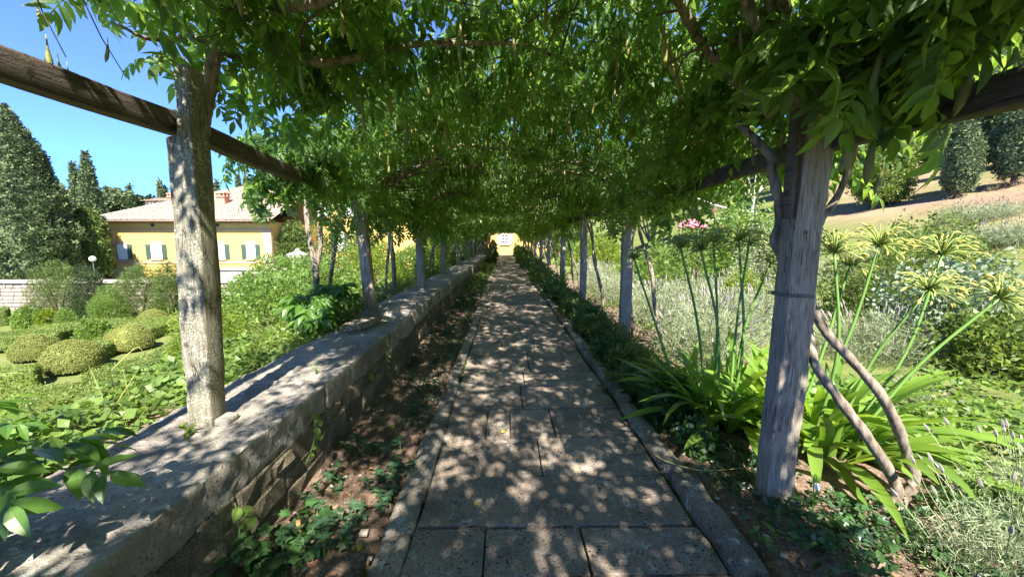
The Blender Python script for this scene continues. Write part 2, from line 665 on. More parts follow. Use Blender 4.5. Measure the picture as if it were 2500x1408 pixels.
def slabmat(name, a, b, dark, pit=.8, lich=.5, moss=0.0, grit=1.0):
    m = NT(name)
    big = m.noise(2.6, 5, None, .6)
    mid = m.noise(14, 5, None, .65)
    fine = m.noise(85, 4, None, .7)
    oi = m.n('ShaderNodeObjectInfo')
    c = m.ramp(mid, [(.3, a), (.7, b)])
    c = m.mix(m.math('MULTIPLY', oi.outputs['Random'], .6), c, (a[0] * .66, a[1] * .60, a[2] * .54))
    c = m.mix(m.ramp(big, [(.42, 0.0), (.62, .85)]), c, dark)
    c = m.mix(m.ramp(fine, [(.36, .8 * grit), (.52, 0.0)]), c, tuple(x * .45 for x in dark))
    c = m.mix(m.ramp(m.noise(150, 2), [(.58, 0.0), (.66, .5 * grit)]), c, (0.46, 0.43, 0.39))
    pits = m.voro(38)
    pm = m.math('MULTIPLY', m.ramp(pits, [(.16, 1.0), (.27, 0.0)]), m.ramp(m.noise(7, 3), [(.42, 0.0), (.58, pit)]))
    c = m.mix(pm, c, (0.035, .03, .027))
    lic = m.math('MULTIPLY', m.ramp(m.noise(17, 5, None, .65), [(.56, 0.0), (.62, 1.0)]), m.ramp(m.noise(3.3, 3), [(.42, 0.0), (.62, lich)]))
    c = m.mix(lic, c, (0.52, 0.52, 0.47))
    if moss:
        ms = m.math('MULTIPLY', m.ramp(m.noise(5, 4), [(.45, 0.0), (.65, moss)]), m.ramp(m.noise(60, 3), [(.4, 0.0), (.55, 1.0)]))
        c = m.mix(ms, c, (0.07, 0.085, 0.03))
    h = m.math('ADD', m.math('MULTIPLY', mid, .8), m.math('SUBTRACT', fine, m.math('MULTIPLY', pm, 1.2)))
    m.princ(c, .88, .15, m.bump(h, .9, .014))
    return m.m


M_SLAB = slabmat('paving_stone', (0.32, 0.255, 0.195), (0.45, 0.37, 0.29), (0.17, 0.14, 0.115), .9, .6, 0, .8)
M_KERB = slabmat('kerb_travertine', (0.31, 0.265, 0.215), (0.45, 0.395, 0.325), (0.12, 0.105, 0.09), .8, 1.0, .2, .8)
M_COPE = slabmat('coping_travertine', (0.33, 0.29, 0.245), (0.47, 0.425, 0.365), (0.18, 0.16, 0.138), .5, 1.0, .2, .45)
M_RUBBLE = slabmat('rubble_stone', (0.22, 0.18, 0.115), (0.34, 0.28, 0.19), (0.12, 0.10, 0.07), .4, .25, .6)
M_MORTAR = slabmat('earthy_mortar', (0.17, 0.14, 0.10), (0.24, 0.2, 0.15), (0.1, .085, .06), .2, .1, .4)
M_PINKSTONE = slabmat('pale_rubble_stone', (0.40, 0.32, 0.26), (0.55, 0.46, 0.38), (0.28, 0.22, 0.18), .2, .3)
M_URN = slabmat('carved_stone', (0.42, 0.38, 0.31), (0.56, 0.52, 0.44), (0.3, .27, .22), .2, .4)


def plaster(name, col):
    m = NT(name)
    f = m.noise(.9, 5)
    c = m.ramp(f, [(.3, tuple(x * .86 for x in col)), (.7, col)])
    c = m.mix(m.ramp(m.noise(9, 4), [(.55, 0.0), (.8, .25)]), c, tuple(x * .75 for x in col))
    m.princ(c, .9, .1, m.bump(m.noise(60, 3), .2, .01))
    return m.m


M_OCHRE = plaster('ochre_plaster', (0.68, 0.43, 0.13))
M_QUOIN = plaster('pink_brick_plaster', (0.56, 0.34, 0.22))
M_CREAM = plaster('cream_plaster', (0.60, 0.50, 0.34))
M_EAVE = plain('eave_timber', (0.24, 0.18, 0.14), .8, .2)
M_GREENSH = plain('green_shutter', (0.055, 0.085, 0.065), .5, .3)
M_GREYSH = plain('grey_shutter', (0.30, 0.31, 0.27), .6, .3)
M_WHITE = plain('white_paint', (0.78, 0.77, 0.74), .5, .3, .05)
M_CURT = plain('white_curtain', (0.70, 0.69, 0.66), .8, .1, .1, 6)
M_GLASS = plain('dark_pane', (0.03, 0.035, 0.045), .08, .5)
M_IRON = plain('dark_iron', (0.03, 0.03, 0.03), .5, .4)
M_WIRE = plain('tie_wire', (0.09, 0.12, 0.10), .45, .5)
M_RUST = plain('rusty_pipe', (0.24, 0.11, 0.065), .7, .2, .3, 30)
M_STAKE = plain('orange_stake', (0.52, 0.29, 0.10), .7, .2, .2, 40)
M_TERRA = plain('terracotta_brick', (0.48, 0.25, 0.16), .85, .1, .25, 20)
M_PEBBLE = plain('pebble', (0.42, 0.35, 0.28), .85, .15, .35, 25)


def tilemat():
    m = NT('roof_tile')
    v = m.pos((1, 1, 1))
    c = m.ramp(m.noise(3.5, 4, v), [(.25, (0.24, 0.17, 0.13)), (.5, (0.38, 0.28, 0.22)), (.75, (0.50, 0.41, 0.34))])
    g = m.n('ShaderNodeNewGeometry')
    c = m.mix(m.math('MULTIPLY', g.outputs['Random Per Island'], .5), c, (0.24, 0.18, 0.14))
    m.princ(c, .9, .1)
    return m.m


M_TILE = tilemat()


def groundmat():
    m = NT('garden_ground')
    at_ = m.n('ShaderNodeAttribute')
    at_.attribute_name = 'zone'
    sep = m.n('ShaderNodeSeparateColor')
    m.t.links.new(at_.outputs['Color'], sep.inputs[0])
    n1 = m.noise(7, 5, None, .6)
    n2 = m.noise(55, 5, None, .7)
    n3 = m.noise(.8, 4)
    soil = m.ramp(n1, [(.3, (0.085, 0.058, 0.042)), (.55, (0.15, 0.105, 0.077)), (.75, (0.24, 0.175, 0.13))])
    soil = m.mix(m.ramp(n2, [(.52, 0.0), (.62, .7)]), soil, (0.33, 0.25, 0.19))
    soil = m.mix(m.ramp(m.voro(60), [(.12, .9), (.2, 0.0)]), soil, (0.40, 0.32, 0.25))
    lawn = m.ramp(n2, [(.3, (0.07, 0.105, 0.028)), (.7, (0.16, 0.19, 0.055))])
    lawn = m.mix(m.ramp(n3, [(.4, 0.0), (.7, .4)]), lawn, (0.24, 0.22, 0.09))
    dry = m.ramp(n2, [(.3, (0.19, 0.125, 0.09)), (.7, (0.31, 0.215, 0.155))])
    dry = m.mix(m.ramp(n3, [(.45, 0.0), (.6, .35)]), dry, (0.30, 0.27, 0.13))
    c = m.mix(sep.outputs[1], soil, lawn)
    c = m.mix(sep.outputs[0], c, dry)
    h = m.math('ADD', n1, m.math('MULTIPLY', n2, .6))
    m.princ(c, .95, .08, m.bump(h, .9, .02))
    return m.m


M_GROUND = groundmat()

# ================================================================== GROUND
def hill_z(X, Y):
    return 0.33 * np.log1p(np.exp((X - 8.8 - 0.02 * Y) * 1.2)) / 1.2


def ground_z(X, Y):
    X, Y = np.asarray(X, float), np.asarray(Y, float)
    bank = 0.40 - 2.2 * sstep(-2.9, -4.5, X)
    z = np.where(X < -1.75, bank, 0.0)
    z = z + np.where(X > 0, np.minimum(hill_z(X, Y), 26), 0)
    far = sstep(46, 130, Y) * sstep(-6, -40, X) * 12 + sstep(110, 260, Y) * 12 * sstep(-20, -120, X)
    far = far + sstep(60, 200, Y) * 14 * sstep(-10, 10, X)
    z = z + far
    return z


def build_ground():
    xs = np.concatenate([np.linspace(-420, -60, 22), np.linspace(-56, -10, 26), np.arange(-9.5, -4.9, .35), np.arange(-4.8, -2.2, .16), np.arange(-2.1, 4.0, .06),
                         np.arange(4.1, 14, .3), np.linspace(14.5, 60, 26), np.linspace(66, 420, 20)])
    ys = np.concatenate([np.linspace(-60, -6, 14), np.arange(-5, .8, .4), np.arange(.9, 5.2, .055), np.arange(5.3, 14, .18), np.linspace(14.5, 60, 46), np.linspace(66, 460, 40)])
    X, Y = np.meshgrid(xs, ys, indexing='ij')
    x, y = X.ravel(), Y.ravel()
    z = ground_z(x, y)
    P = np.stack([x, y, 0 * x], 1)
    near = sstep(14, 8, y)
    z = z + (fbm(P * 3.1, 3) - .5) * .07 * near + (fbm(P * 14, 5) - .5) * .035 * near
    z = z + (fbm(P * .25, 8) - .5) * 1.0 * sstep(12, 22, np.abs(x)) * sstep(5, 14, np.abs(x) + y * .2)
    under = (x > -.68) & (x < 1.28) & (y < 46)
    z = np.where(under, -0.075, z)
    nz = fbm(P * 1.3, 21)
    lawn = np.where(x < -3.0, sstep(-3.0, -5.2, x), sstep(2.7, 3.5, x + (nz - .5) * 1.6))
    lawn = np.where((x < -3) & (y > 2), np.maximum(lawn, .6), lawn)
    dry = sstep(.55, .85, x / np.maximum(y + 3, 1)) * sstep(13.5, 17.5, x - .02 * y + (nz - .5) * 3) * sstep(-2, 4, y) + sstep(55, 80, y) * .25 * sstep(-5, -20, x)
    dry = np.clip(dry, 0, 1) * (.35 + .65 * sstep(.35, .6, fbm(P * .35, 33)))
    nx, ny = len(xs), len(ys)
    i, j = np.meshgrid(np.arange(nx - 1), np.arange(ny - 1), indexing='ij')
    i, j = i.ravel(), j.ravel()
    F = np.stack([i * ny + j, (i + 1) * ny + j, (i + 1) * ny + j + 1, i * ny + j + 1], 1)
    zone = np.stack([dry, lawn, 0 * dry], 1)
    part('ground', np.stack([x, y, z], 1), F, M_GROUND, None, True, 'structure', attr={'zone': zone})


build_ground()

# ================================================================== PATH
path_o = bpy.data.objects.new('path', None)
COL.objects.link(path_o)
path_o['kind'] = 'structure'
WLOC['path'] = np.zeros(3)
part('bed', *box(-.67, 1.275, -6, 45.5, -.30, -.045), M_MORTAR, path_o)
rows_px = [1408, 1285, 1163, 1067, 997, 942, 908, 848]
row_y = [gnd(1232, p)[1] for p in rows_px]
joints = [[-.11, .42], [], [.26], [-.16, .045, .42], [.17], [.22], [.31], [-.05, .45]]
XL, XR = -.505, 1.085


def slab(x0, x1, y0, y1, k, lod=0):
    g = .0042
    r = np.random.default_rng(k)
    dz = r.uniform(-.006, .006)
    n = (6, 4, 1) if lod == 0 else (2, 2, 1)
    V, F = rbox(x0 + g, x1 - g, y0 + g * 1.8, y1 - g * 1.8, -.07, dz, n, .009, .007, 6, k, .003 if lod == 0 else 0, 30)
    c = np.array([(x0 + x1) / 2, (y0 + y1) / 2])
    V[:, 2] += (V[:, 0] - c[0]) * r.uniform(-.008, .008) + (V[:, 1] - c[1]) * r.uniform(-.012, .012)
    return V, F


# rows behind the camera, measured rows, then on to the house
ys_all = [row_y[0] - .48 * k for k in range(11, 0, -1)] + row_y
k = 0
js = [[.1, .55] if i % 2 else [.3] for i in range(11)] + joints
while ys_all[-1] < 45:
    d = rng.uniform(.42, .62)
    ys_all.append(ys_all[-1] + d)
    nj = rng.integers(1, 3)
    js.append(sorted([rng.uniform(-.1, .3)] if nj == 1 else [rng.uniform(-.2, .1), rng.uniform(.35, .7)]))
rest = []
for i in range(len(ys_all) - 1):
    xs = [XL + rng.uniform(-.008, .008)] + list(js[i]) + [XR + rng.uniform(-.012, .012)]
    for a, b in zip(xs[:-1], xs[1:]):
        k += 1
        y0, y1 = ys_all[i], ys_all[i + 1]
        if y0 > 1.0 and y0 < 13.5:
            V, F = slab(a, b, y0, y1, k, 0 if y0 < 6 else 1)
            part('slab', V, F, M_SLAB, path_o)
        else:
            rest.append(slab(a, b, y0, y1, k, 1))
V, F = merge(rest)
part('slab_paving', V, F, M_SLAB, path_o, kind='stuff')
for side, (x0, x1, zt, rr) in enumerate([(-.655, -.522, .022, .02), (1.112, 1.262, .062, .055)]):
    y = -4.2
    far = []
    while y < 45:
        L = rng.uniform(.75, 1.25)
        y1 = min(y + L, 45.3)
        n = (3, 10, 2) if y < 6 else (1, 3, 1)
        V, F = rbox(x0 + rng.uniform(-.012, .008), x1 + rng.uniform(-.01, .015), y + .006, y1 - .006, -.09, zt + rng.uniform(-.008, .008), n, rr, .024 if side else .014, 7, k, .012 if side else .007, 28)
        k += 1
        if 0.5 < y1 and y < 13:
            part('kerb_stone', V, F, M_KERB, path_o, True)
        else:
            far.append((V, F))
        y = y1
    V, F = merge(far)
    part('kerb_edging', V, F, M_KERB, path_o, True, 'stuff')

# ================================================================== LOW WALL
wall = root('garden_wall', (-1.7, 18, 0), 'low rubble stone wall with thick pale coping slabs along the left edge of the paved path', 'wall')
part('wall_core', *box(-1.99, -1.324, -4.1, 41, -.15, .345), M_MORTAR, wall)
cy_edges = [-4.1, -2.6, -1.0, .95, 2.78, 4.35, 5.42, 6.9, 8.3, 9.9, 11.4, 12.9, 14.5]
while cy_edges[-1] < 40:
    cy_edges.append(cy_edges[-1] + rng.uniform(1.2, 1.7))
far = []
for i, (a, b) in enumerate(zip(cy_edges[:-1], cy_edges[1:])):
    dz = rng.uniform(-.012, .012) + (.03 if a > 5.3 else 0)
    th = .205 if a < 5.3 else .23
    near = -1.1 < a < 5
    n = (14, 34, 5) if near else (5, 10, 2)
    V, F = rbox(-2.07 + rng.uniform(-.03, .03), -1.325 + rng.uniform(-.015, .015), a + .007, b - .007, .55 + dz - th, .55 + dz, n, .012, .018, 4.5, 300 + i, .015 if near else .006, 30)
    if b > .5 and a < 14.4:
        part('coping_stone', V, F, M_COPE, wall, True)
    else:
        far.append((V, F))
V, F = merge(far)
part('coping_course', V, F, M_COPE, wall, True, 'stuff')
far = []
for c, (z0, z1) in enumerate([(-.06, .1), (.1, .225), (.225, .36)]):
    y = -4 + c * .13
    while y < 40:
        L = rng.uniform(.16, .48)
        n = (2, 3, 2) if y < 5 else (1, 1, 1)
        zz = rng.uniform(-.03, .03, 2)
        V, F = rbox(-1.5, -1.318 + rng.uniform(-.02, .014), y + .008, y + L - .008, z0 + .008 + zz[0], z1 - .006 + zz[1], n, .014, .02, 7, k, .012, 30)
        k += 1
        if y + L > .8 and y < 9:
            part('stone', V, F, M_RUBBLE, wall)
        else:
            far.append((V, F))
        y += L
V, F = merge(far)
part('rubble_stonework', V, F, M_RUBBLE, wall, True, 'stuff')

# ================================================================== PERGOLA
perg = root('pergola', (0, 18, 0), 'long timber pergola of weathered grey posts and dark rails over the stone path', 'pergola')
LP = [(-1.745, 2.12, .03), (-2.0, 5.62, -.06), (-1.8, 8.2, .0), (-1.92, 12.0, .02), (-1.95, 16.2, 0), (-1.88, 20.0, .01), (-1.9, 23.6, 0), (-1.92, 27.2, 0), (-1.9, 30.9, 0), (-1.9, 34.6, 0), (-1.9, 38.2, 0)]
RP = [(1.66, 2.12, .02), (1.82, 5.65, .0), (1.84, 8.9, -.0), (1.86, 12.3, .01), (1.86, 16.0, 0), (1.87, 19.7, 0), (1.88, 23.3, 0), (1.88, 26.9, 0), (1.88, 30.6, 0), (1.88, 34.3, 0), (1.88, 38.0, 0)]
LPB, RPB = [(-1.75, -1.5, 0), (-1.75, -5.2, 0)], [(1.7, -1.5, 0), (1.7, -5.2, 0)]


def post(x, y, lean, z0, zt, w, d, mat, k, notch=0, amp=.012):
    zn = zt - .36
    n = (3, 3, 26) if y < 3 else (1, 1, 8)
    if notch:
        A = rbox(x - w / 2, x + w / 2, y, y + d, z0 - .06, zn, n, .012, amp, 3.0, k, .004, 26)
        xa, xb = (x - w / 2 + .055, x + w / 2 - .004) if notch < 0 else (x - w / 2 + .004, x + w / 2 - .055)
        B = rbox(xa, xb, y + .004, y + d - .004, zn - .03, zt, (2, 2, 8), .012, amp, 3.0, k, .004, 26)
        V, F = merge([A, B])
    else:
        V, F = rbox(x - w / 2, x + w / 2, y, y + d, z0 - .06, zt, n, .012, amp, 3.0, k, .004, 26)
    V = np.array(V)
    bx = (fbm(np.stack([V[:, 2] * 1.3, 0 * V[:, 2], 0 * V[:, 2] + k], 1), k) - .5) * .03
    V[:, 0] += (V[:, 2] - z0) * lean + bx
    V[:, 1] += bx * .5
    return V, F


for i, (x, y, ln) in enumerate(LP + LPB):
    V, F = post(x, y, ln, .55 if y < 5.5 else .58, 2.5 if i == 0 else 2.5 + rng.uniform(-.05, .1), .14 if i == 0 else .15, .13, M_POSTL if i == 0 else M_POST, 700 + i, -1)
    part('post', V, F, M_POST if i else M_POSTL, perg, True)
rposts = []
for i, (x, y, ln) in enumerate(RP + RPB):
    V, F = post(x, y, ln, 0, 2.42, .165 if i == 0 else .15, .12, M_POST, 800 + i, 0, .006)
    o = part('post', V, F, M_POST, perg, True)
    rposts.append(o)
x, y, _ = RP[0]
V, F = rbox(x - .105, x - .078, y - .012, y + .05, 1.72, 2.3, (1, 1, 4), .004, .002, 5, 3)
batten = part('batten', V, F, M_BEAM, rposts[0], True)
V, F = tube([[x - .112, y + .018, 1.86], [x - .1, y + .018, 1.86]], .012, 8)
part('bolt', V, F, M_IRON, rposts[0], True)
ch = []
for zz in (1.285, 1.297):
    q = .006
    ring = [[x - .0825 - q, y - q, zz + .004], [x + .0825 + q, y - q, zz - .004], [x + .0825 + q, y + .12 + q, zz], [x - .0825 - q, y + .12 + q, zz + .003], [x - .0825 - q, y - q, zz + .004]]
    ch.append(tube(ring, .0035, 5))
V, F = merge(ch)
part('tie_wire', V, F, M_WIRE, rposts[0], True)


def beam(p0, p1, w, h, mat, k):
    p0, p1 = np.array(p0, float), np.array(p1, float)
    L = np.linalg.norm(p1 - p0)
    V, F = rbox(-w / 2, w / 2, 0, L, -h / 2, h / 2, (2, 24, 2), .01, .012, 2.5, k, .003, 25)
    V[:, 2] += -.03 * np.sin(np.pi * V[:, 1] / L) + (vnoise(V * [0, 1.1, 0] + [0, k, 0], k) - .5) * .03
    d = (p1 - p0) / L
    R = frames(d[None], np.array([[0, 0, 1.0]]))[0]          # x->d
    W = np.stack([V[:, 1], -V[:, 0], V[:, 2]], 1)
    return W @ R.T + p0, F


lb = [(-1.83, -5.2, 2.24), (-1.83, -1.5, 2.25), (-1.80, 2.19, 2.24)] + [(a - .075 + l * 1.7, b + .07, 2.25) for a, b, l in LP[1:]]
rb = [(1.83, -5.2, 2.17), (1.83, -1.5, 2.17), (1.80, 2.18, 2.15)] + [(a + .04, b + .06, 2.19) for a, b, l in RP[1:]]
for j, (a, b) in enumerate(zip(lb[:-1], lb[1:])):
    a, b = np.array(a), np.array(b)
    e = (b - a) / np.linalg.norm(b - a) * (.03 if j % 2 else -.03)
    V, F = beam(a, b + [0, .06, .0], .08, .115, M_BEAM, 40 + j)
    part('rail', V + [0, 0, .004 * (j % 2)], F, M_BEAM, perg, True)
for j, (a, b) in enumerate(zip(rb[:-1], rb[1:])):
    V, F = beam(a, np.array(b) + [0, .06, 0], .08, .12, M_BEAM, 60 + j)
    part('rail', V + [0, 0, .004 * (j % 2)], F, M_BEAM, perg, True)
# bark-covered length of timber lying on the wall by the second post
V, F = tube([gnd(845, 805, .60), gnd(885, 797, .60), gnd(930, 775, .60)], [.035, .045, .03], 8, 10, .25, 4)
thing('fallen_branch', V, F, M_BARK, 'short bark-covered branch lying across the wall top by the second left post', 'branch', smooth=True)

# ================================================================== WISTERIA
W_HI = [pinnate(6, .27, .082, .031, 'hi', 100 + i) for i in range(6)]
W_MID = [pinnate(5, .27, .085, .034, 'mid', 120 + i) for i in range(8)]
W_LO = [pinnate(4, .27, .10, .042, 'lo', 140 + i) for i in range(6)]
ME_HI = []
for i, (v, f) in enumerate(W_HI):
    me = mesh('wisteria_leaf', v, f)
    me.materials.append(M_WIST)
    ME_HI.append(me)


def pod_geo(L, r, seed):
    q = np.random.default_rng(seed)
    t = np.linspace(0, 1, 8)
    rad = r * np.array([.14, .18, .35, .75, .8, 1.0, .8, .12])
    bx, by = q.uniform(-.12, .12, 2)
    P = np.stack([bx * L * t ** 2, by * L * t ** 2, -L * t], 1)
    V, F = tube(P, rad, 5)
    return V, F


PODS = [pod_geo(.22, .0135, s) for s in range(5)]
ME_POD = []
for v, F in PODS:
    me = mesh('seed_pod', v, F, True)
    me.materials.append(M_POD)
    ME_POD.append(me)

_R0 = np.array([[1, 0, 0], [0, math.cos(math.radians(90 - PITCH)), -math.sin(math.radians(90 - PITCH))], [0, math.sin(math.radians(90 - PITCH)), math.cos(math.radians(90 - PITCH))]])
_RZ = np.array([[math.cos(math.radians(YAW)), -math.sin(math.radians(YAW)), 0], [math.sin(math.radians(YAW)), math.cos(math.radians(YAW)), 0], [0, 0, 1]])
_RC = _RZ @ _R0


def proj(P):
    c = (np.asarray(P) - [0, 0, EYE]) @ _RC
    d = -c[:, 2]
    with np.errstate(divide='ignore', invalid='ignore'):
        return 1250 + FPX * c[:, 0] / d, 704 - FPX * c[:, 1] / d, d


def zc(X, Y):
    a = np.clip(np.abs(X) / 1.95, 0, 1.6)
    rise = np.where(Y < 6, .60, .60 - .22 * sstep(6, 14, Y))
    return 2.36 + rise * (1 - a ** 2)


HOLES = [(-1.9, -1.2, .9, 1.5, .85), (.3, .2, .8, .32, .88), (1.0, .1, .35, .3, .7), (-.62, -.5, .45, .5, .95), (-1.8, .75, .85, 1.7, .93), (.15, 1.5, .3, .25, .5), (1.7, .2, .35, .5, .4)]   # x, y, rx, ry, strength: thin spots of the canopy


def canopy(n, side, y0, y1, near):
    X = rng.uniform(0, 2.25, n * 2) * side
    Y = rng.uniform(y0, y1, n * 2)
    u = rng.uniform(0, 1, n * 2) ** 1.2
    cl = fbm(np.stack([X * 1.5, Y * 1.5, 0 * X], 1), 51, 2)
    lowdip = (fbm(np.stack([X * .9, Y * .9, 0 * X + 5], 1), 57, 2) - .5) * .55
    Z = zc(X, Y) + lowdip - .02 + u * (.42 + .5 * cl)
    p = .45 + .9 * sstep(.32, .62, cl)
    for hx, hy, rx, ry, s in HOLES:
        p *= 1 - s * np.exp(-(((X - hx) / rx) ** 2 + ((Y - hy) / ry) ** 2) ** 2)
    keep = rng.uniform(0, 1, n * 2) < p * .78
    # the left edge of the first bay is open: foliage stays above the rail there
    keep &= ~((X < -1.35) & (Y > .7) & (Y < 3.35) & (Z < 2.47))
    keep &= ~((X < -1.45) & (Y > 1.6) & (Y < 3.7) & (Z < 2.52))
    keep &= ~((X < -1.9) & (Y > 1.6) & (Y < 3.7))
    keep &= ~((X > 1.92) & (Y < 1.9))
    T = np.stack([X, Y, Z], 1)[keep][:n]
    az = rng.uniform(0, 2 * np.pi, len(T))
    dr = rng.uniform(-.75, .05, len(T))
    x = np.stack([np.cos(az) * np.cos(dr), np.sin(az) * np.cos(dr), np.sin(dr)], 1)
    up = np.stack([rng.uniform(-.4, .4, len(T)), rng.uniform(-.4, .4, len(T)), np.ones(len(T))], 1)
    return T, x, up


def drape(n, side, y0, y1, zlo, xin=1.55, xout=2.35):
    X = rng.uniform(xin, xout, n) * side
    Y = rng.uniform(y0, y1, n)
    h = fbm(np.stack([X * .6, Y * 1.25, 0 * X + 3], 1), 77 + (side > 0), 2)
    lo = zlo + .75 * (1 - sstep(.3, .68, h))
    Z = lo + (2.62 - lo) * rng.uniform(0, 1, n) ** .8
    T = np.stack([X, Y, Z], 1)
    az = rng.uniform(0, 2 * np.pi, n)
    dr = rng.uniform(-1.25, -.35, n)
    x = np.stack([np.cos(az) * np.cos(dr), np.sin(az) * np.cos(dr), np.sin(dr)], 1)
    out = np.stack([np.full(n, side * .5) + rng.uniform(-.5, .5, n), rng.uniform(-.6, .6, n), rng.uniform(.35, 1, n)], 1)
    return T, x, out


def limb_path(p0, side, r, reach):
    X0, Y0, Z0 = p0
    tx = X0 - side * reach
    ty = Y0 + r.uniform(-1.4, 1.9)
    P = []
    for t in np.linspace(0, 1, 6):
        x = X0 + (tx - X0) * t
        yy = Y0 + (ty - Y0) * t + r.uniform(-.12, .12)
        z = max(Z0 * (1 - t) + t * 2.5, zc(np.array([x]), np.array([yy]))[0] - .06 * (t > .1)) + r.uniform(-.1, .08)
        P.append([x + r.uniform(-.05, .05), yy, z if t > 0 else Z0])
    return np.array(P)


VINE_LABELS = {}
ordn = ['first', 'second', 'third', 'fourth', 'fifth', 'sixth', 'seventh', 'eighth', 'ninth', 'tenth', 'last']


def vine(i, side, px, py, label, stems):
    D = max(py, .5)
    rt = root('wisteria_vine', (px + side * .35, py + .2, .0 if side > 0 else .4), label, 'vine', 'wisteria vines trained up and over the pergola')
    r = np.random.default_rng(900 + i * 2 + (side > 0))
    for s in stems:
        V, F = tube(s[0], s[1], 10 if D < 7 else 6, 70 if D < 7 else 14, .36, i)
        part('stem', V, F, M_BARK, rt, True)
    # limbs over the top
    nl = 4 if D < 10 else 2
    tw = []
    for q in range(nl):
        Pl = limb_path((px - side * .1, py + r.uniform(-.1, .1), 2.3) if i or side > 0 else at(545, 40, 2.31), side, r, r.uniform(1.0, 2.3))
        V, F = tube(Pl, [.032 if D < 9 else .028, .009], 7 if D < 9 else 5, 26 if D < 9 else 12, .15, q)
        part('limb', V, F, M_BARK, rt, True)
        for w in range(9 if D < 9 else 5):
            t = r.uniform(.15, 1)
            b = Pl[0] + (Pl[-1] - Pl[0]) * t
            j = min(int(t * 5), 4)
            f = t * 5 - j
            b = Pl[j] * (1 - f) + Pl[min(j + 1, 5)] * f
            dirv = np.array([r.uniform(-1, 1), r.uniform(-1, 1), r.uniform(-.1, .5)])
            e = b + dirv * r.uniform(.4, .9)
            mid = (b + e) / 2 + r.uniform(-.1, .1, 3)
            tw.append(tube([b, mid, e], [.009, .0035], 4, 7))
    for q in range(14 if D < 9 else 5):       # hanging bare runners
        xx = side * r.uniform(.1, 1.9)
        yy = py + r.uniform(-1.7, 1.7)
        z0 = zc(np.array([xx]), np.array([yy]))[0] + .25
        L = r.uniform(.25, .6)
        tw.append(tube([[xx, yy, z0], [xx + r.uniform(-.06, .06), yy + r.uniform(-.06, .06), z0 - L * .5], [xx + r.uniform(-.12, .12), yy + r.uniform(-.1, .1), z0 - L]], [.004, .002], 3, 5))
    V, F = merge(tw)
    part('twigs', V, F, M_TWIG, rt, True, 'stuff')
    # foliage
    hw = 1.85
    y0, y1 = py - hw, py + hw
    if i < 0:
        n, nd, sc = 1200, 0, 1.25
    elif i <= 1:
        n, nd, sc = 1450, 360, 1.0
    elif i <= 3:
        n, nd, sc = 1280, 330, 1.08
    elif i <= 5:
        n, nd, sc = 980, 240, 1.25
    else:
        n, nd, sc = 680, 170, 1.5
    sets = [canopy(n, side, y0, y1, i)]
    if nd:
        if side < 0:
            if i == 0:
                sets.append(drape(190, side, 3.75, y1 + .1, 1.85, 1.7, 2.5))
                t_, x_, u_ = drape(95, side, 1.35, 2.25, 2.1, 1.35, 2.15)
                t_[:, 2] = 2.47 + (t_[:, 2] - 2.1) * .85
                sets.append((t_, x_, u_))
            else:
                sets.append(drape(int(nd * 1.5), side, y0, y1, 1.45 if i == 1 else 1.62, 1.55, 2.7))
        else:
            if i == 0:
                sets.append(drape(300, side, .75, y1, 2.1, 1.2, 1.95))
                sets.append(drape(110, side, 1.55, 2.1, 2.0, 1.2, 1.95))
                sets.append(drape(120, side, 2.3, 4.2, 1.9, 1.3, 1.9))
            else:
                sets.append(drape(nd, side, y0, y1, 1.75, 1.45, 2.5))
    T = np.concatenate([s[0] for s in sets])
    x = np.concatenate([s[1] for s in sets])
    up = np.concatenate([s[2] for s in sets])
    # keep the space round the lens clear
    d = np.linalg.norm(T - [0, 0, EYE], axis=1)
    k = d > .95
    T, x, up = T[k], x[k], up[k]
    R = frames(x, up)
    S = rng.uniform(.75, 1.2, len(T)) * sc
    if i == 0 and side > 0:
        S *= 1 + .18 * sstep(2.4, 1.2, T[:, 1])
    if i >= 0 and D < 14:
        u, v, dep = proj(T + x * .12)
        vis = (u > -30) & (u < 2530) & (v > -40) & (v < 1408) & (dep > .3)
        order = np.argsort(np.where(vis, dep / S, 1e6))
        pick = order[:300]
        pick = pick[vis[pick]]
        for q in pick:
            M = np.eye(4)
            M[:3, :3] = R[q] * S[q]
            M[:3, 3] = T[q]
            inst('leaf', ME_HI[q % len(ME_HI)], M, rt)
        m = np.ones(len(T), bool)
        m[pick] = False
        T, R, S = T[m], R[m], S[m]
    V, F = scatter(W_MID if 0 <= i <= 1 else W_LO, R, T, S)
    part('foliage', V, F, M_WIST, rt, kind='stuff')
    # seed pods
    if i >= 0:
        npd = 52 if D < 10 else 30
        X = side * np.abs(rng.normal(.75, .6, npd))
        Y = rng.uniform(y0, y1, npd)
        Z = zc(X, Y) + rng.uniform(-.28, .12, npd)
        chs = []
        for q in range(npd):
            if side < 0 and i == 0 and X[q] < -1.2:
                continue
            if np.linalg.norm([X[q], Y[q], Z[q] - EYE]) < 1.5:
                continue
            s = rng.uniform(.7, 1.25)
            a = rng.uniform(0, 6.28)
            M = np.array([[math.cos(a) * s, -math.sin(a) * s, 0, X[q]], [math.sin(a) * s, math.cos(a) * s, 0, Y[q]], [0, 0, s, Z[q]], [0, 0, 0, 1.0]])
            if D < 13:
                inst('seed_pod', ME_POD[q % 5], M, rt)
            else:
                v, f = PODS[q % 5]
                chs.append((v @ M[:3, :3].T + M[:3, 3], f))
        if chs:
            V, F = merge(chs)
            part('seed_pods', V, F, M_POD, rt, True, 'stuff')
    return rt


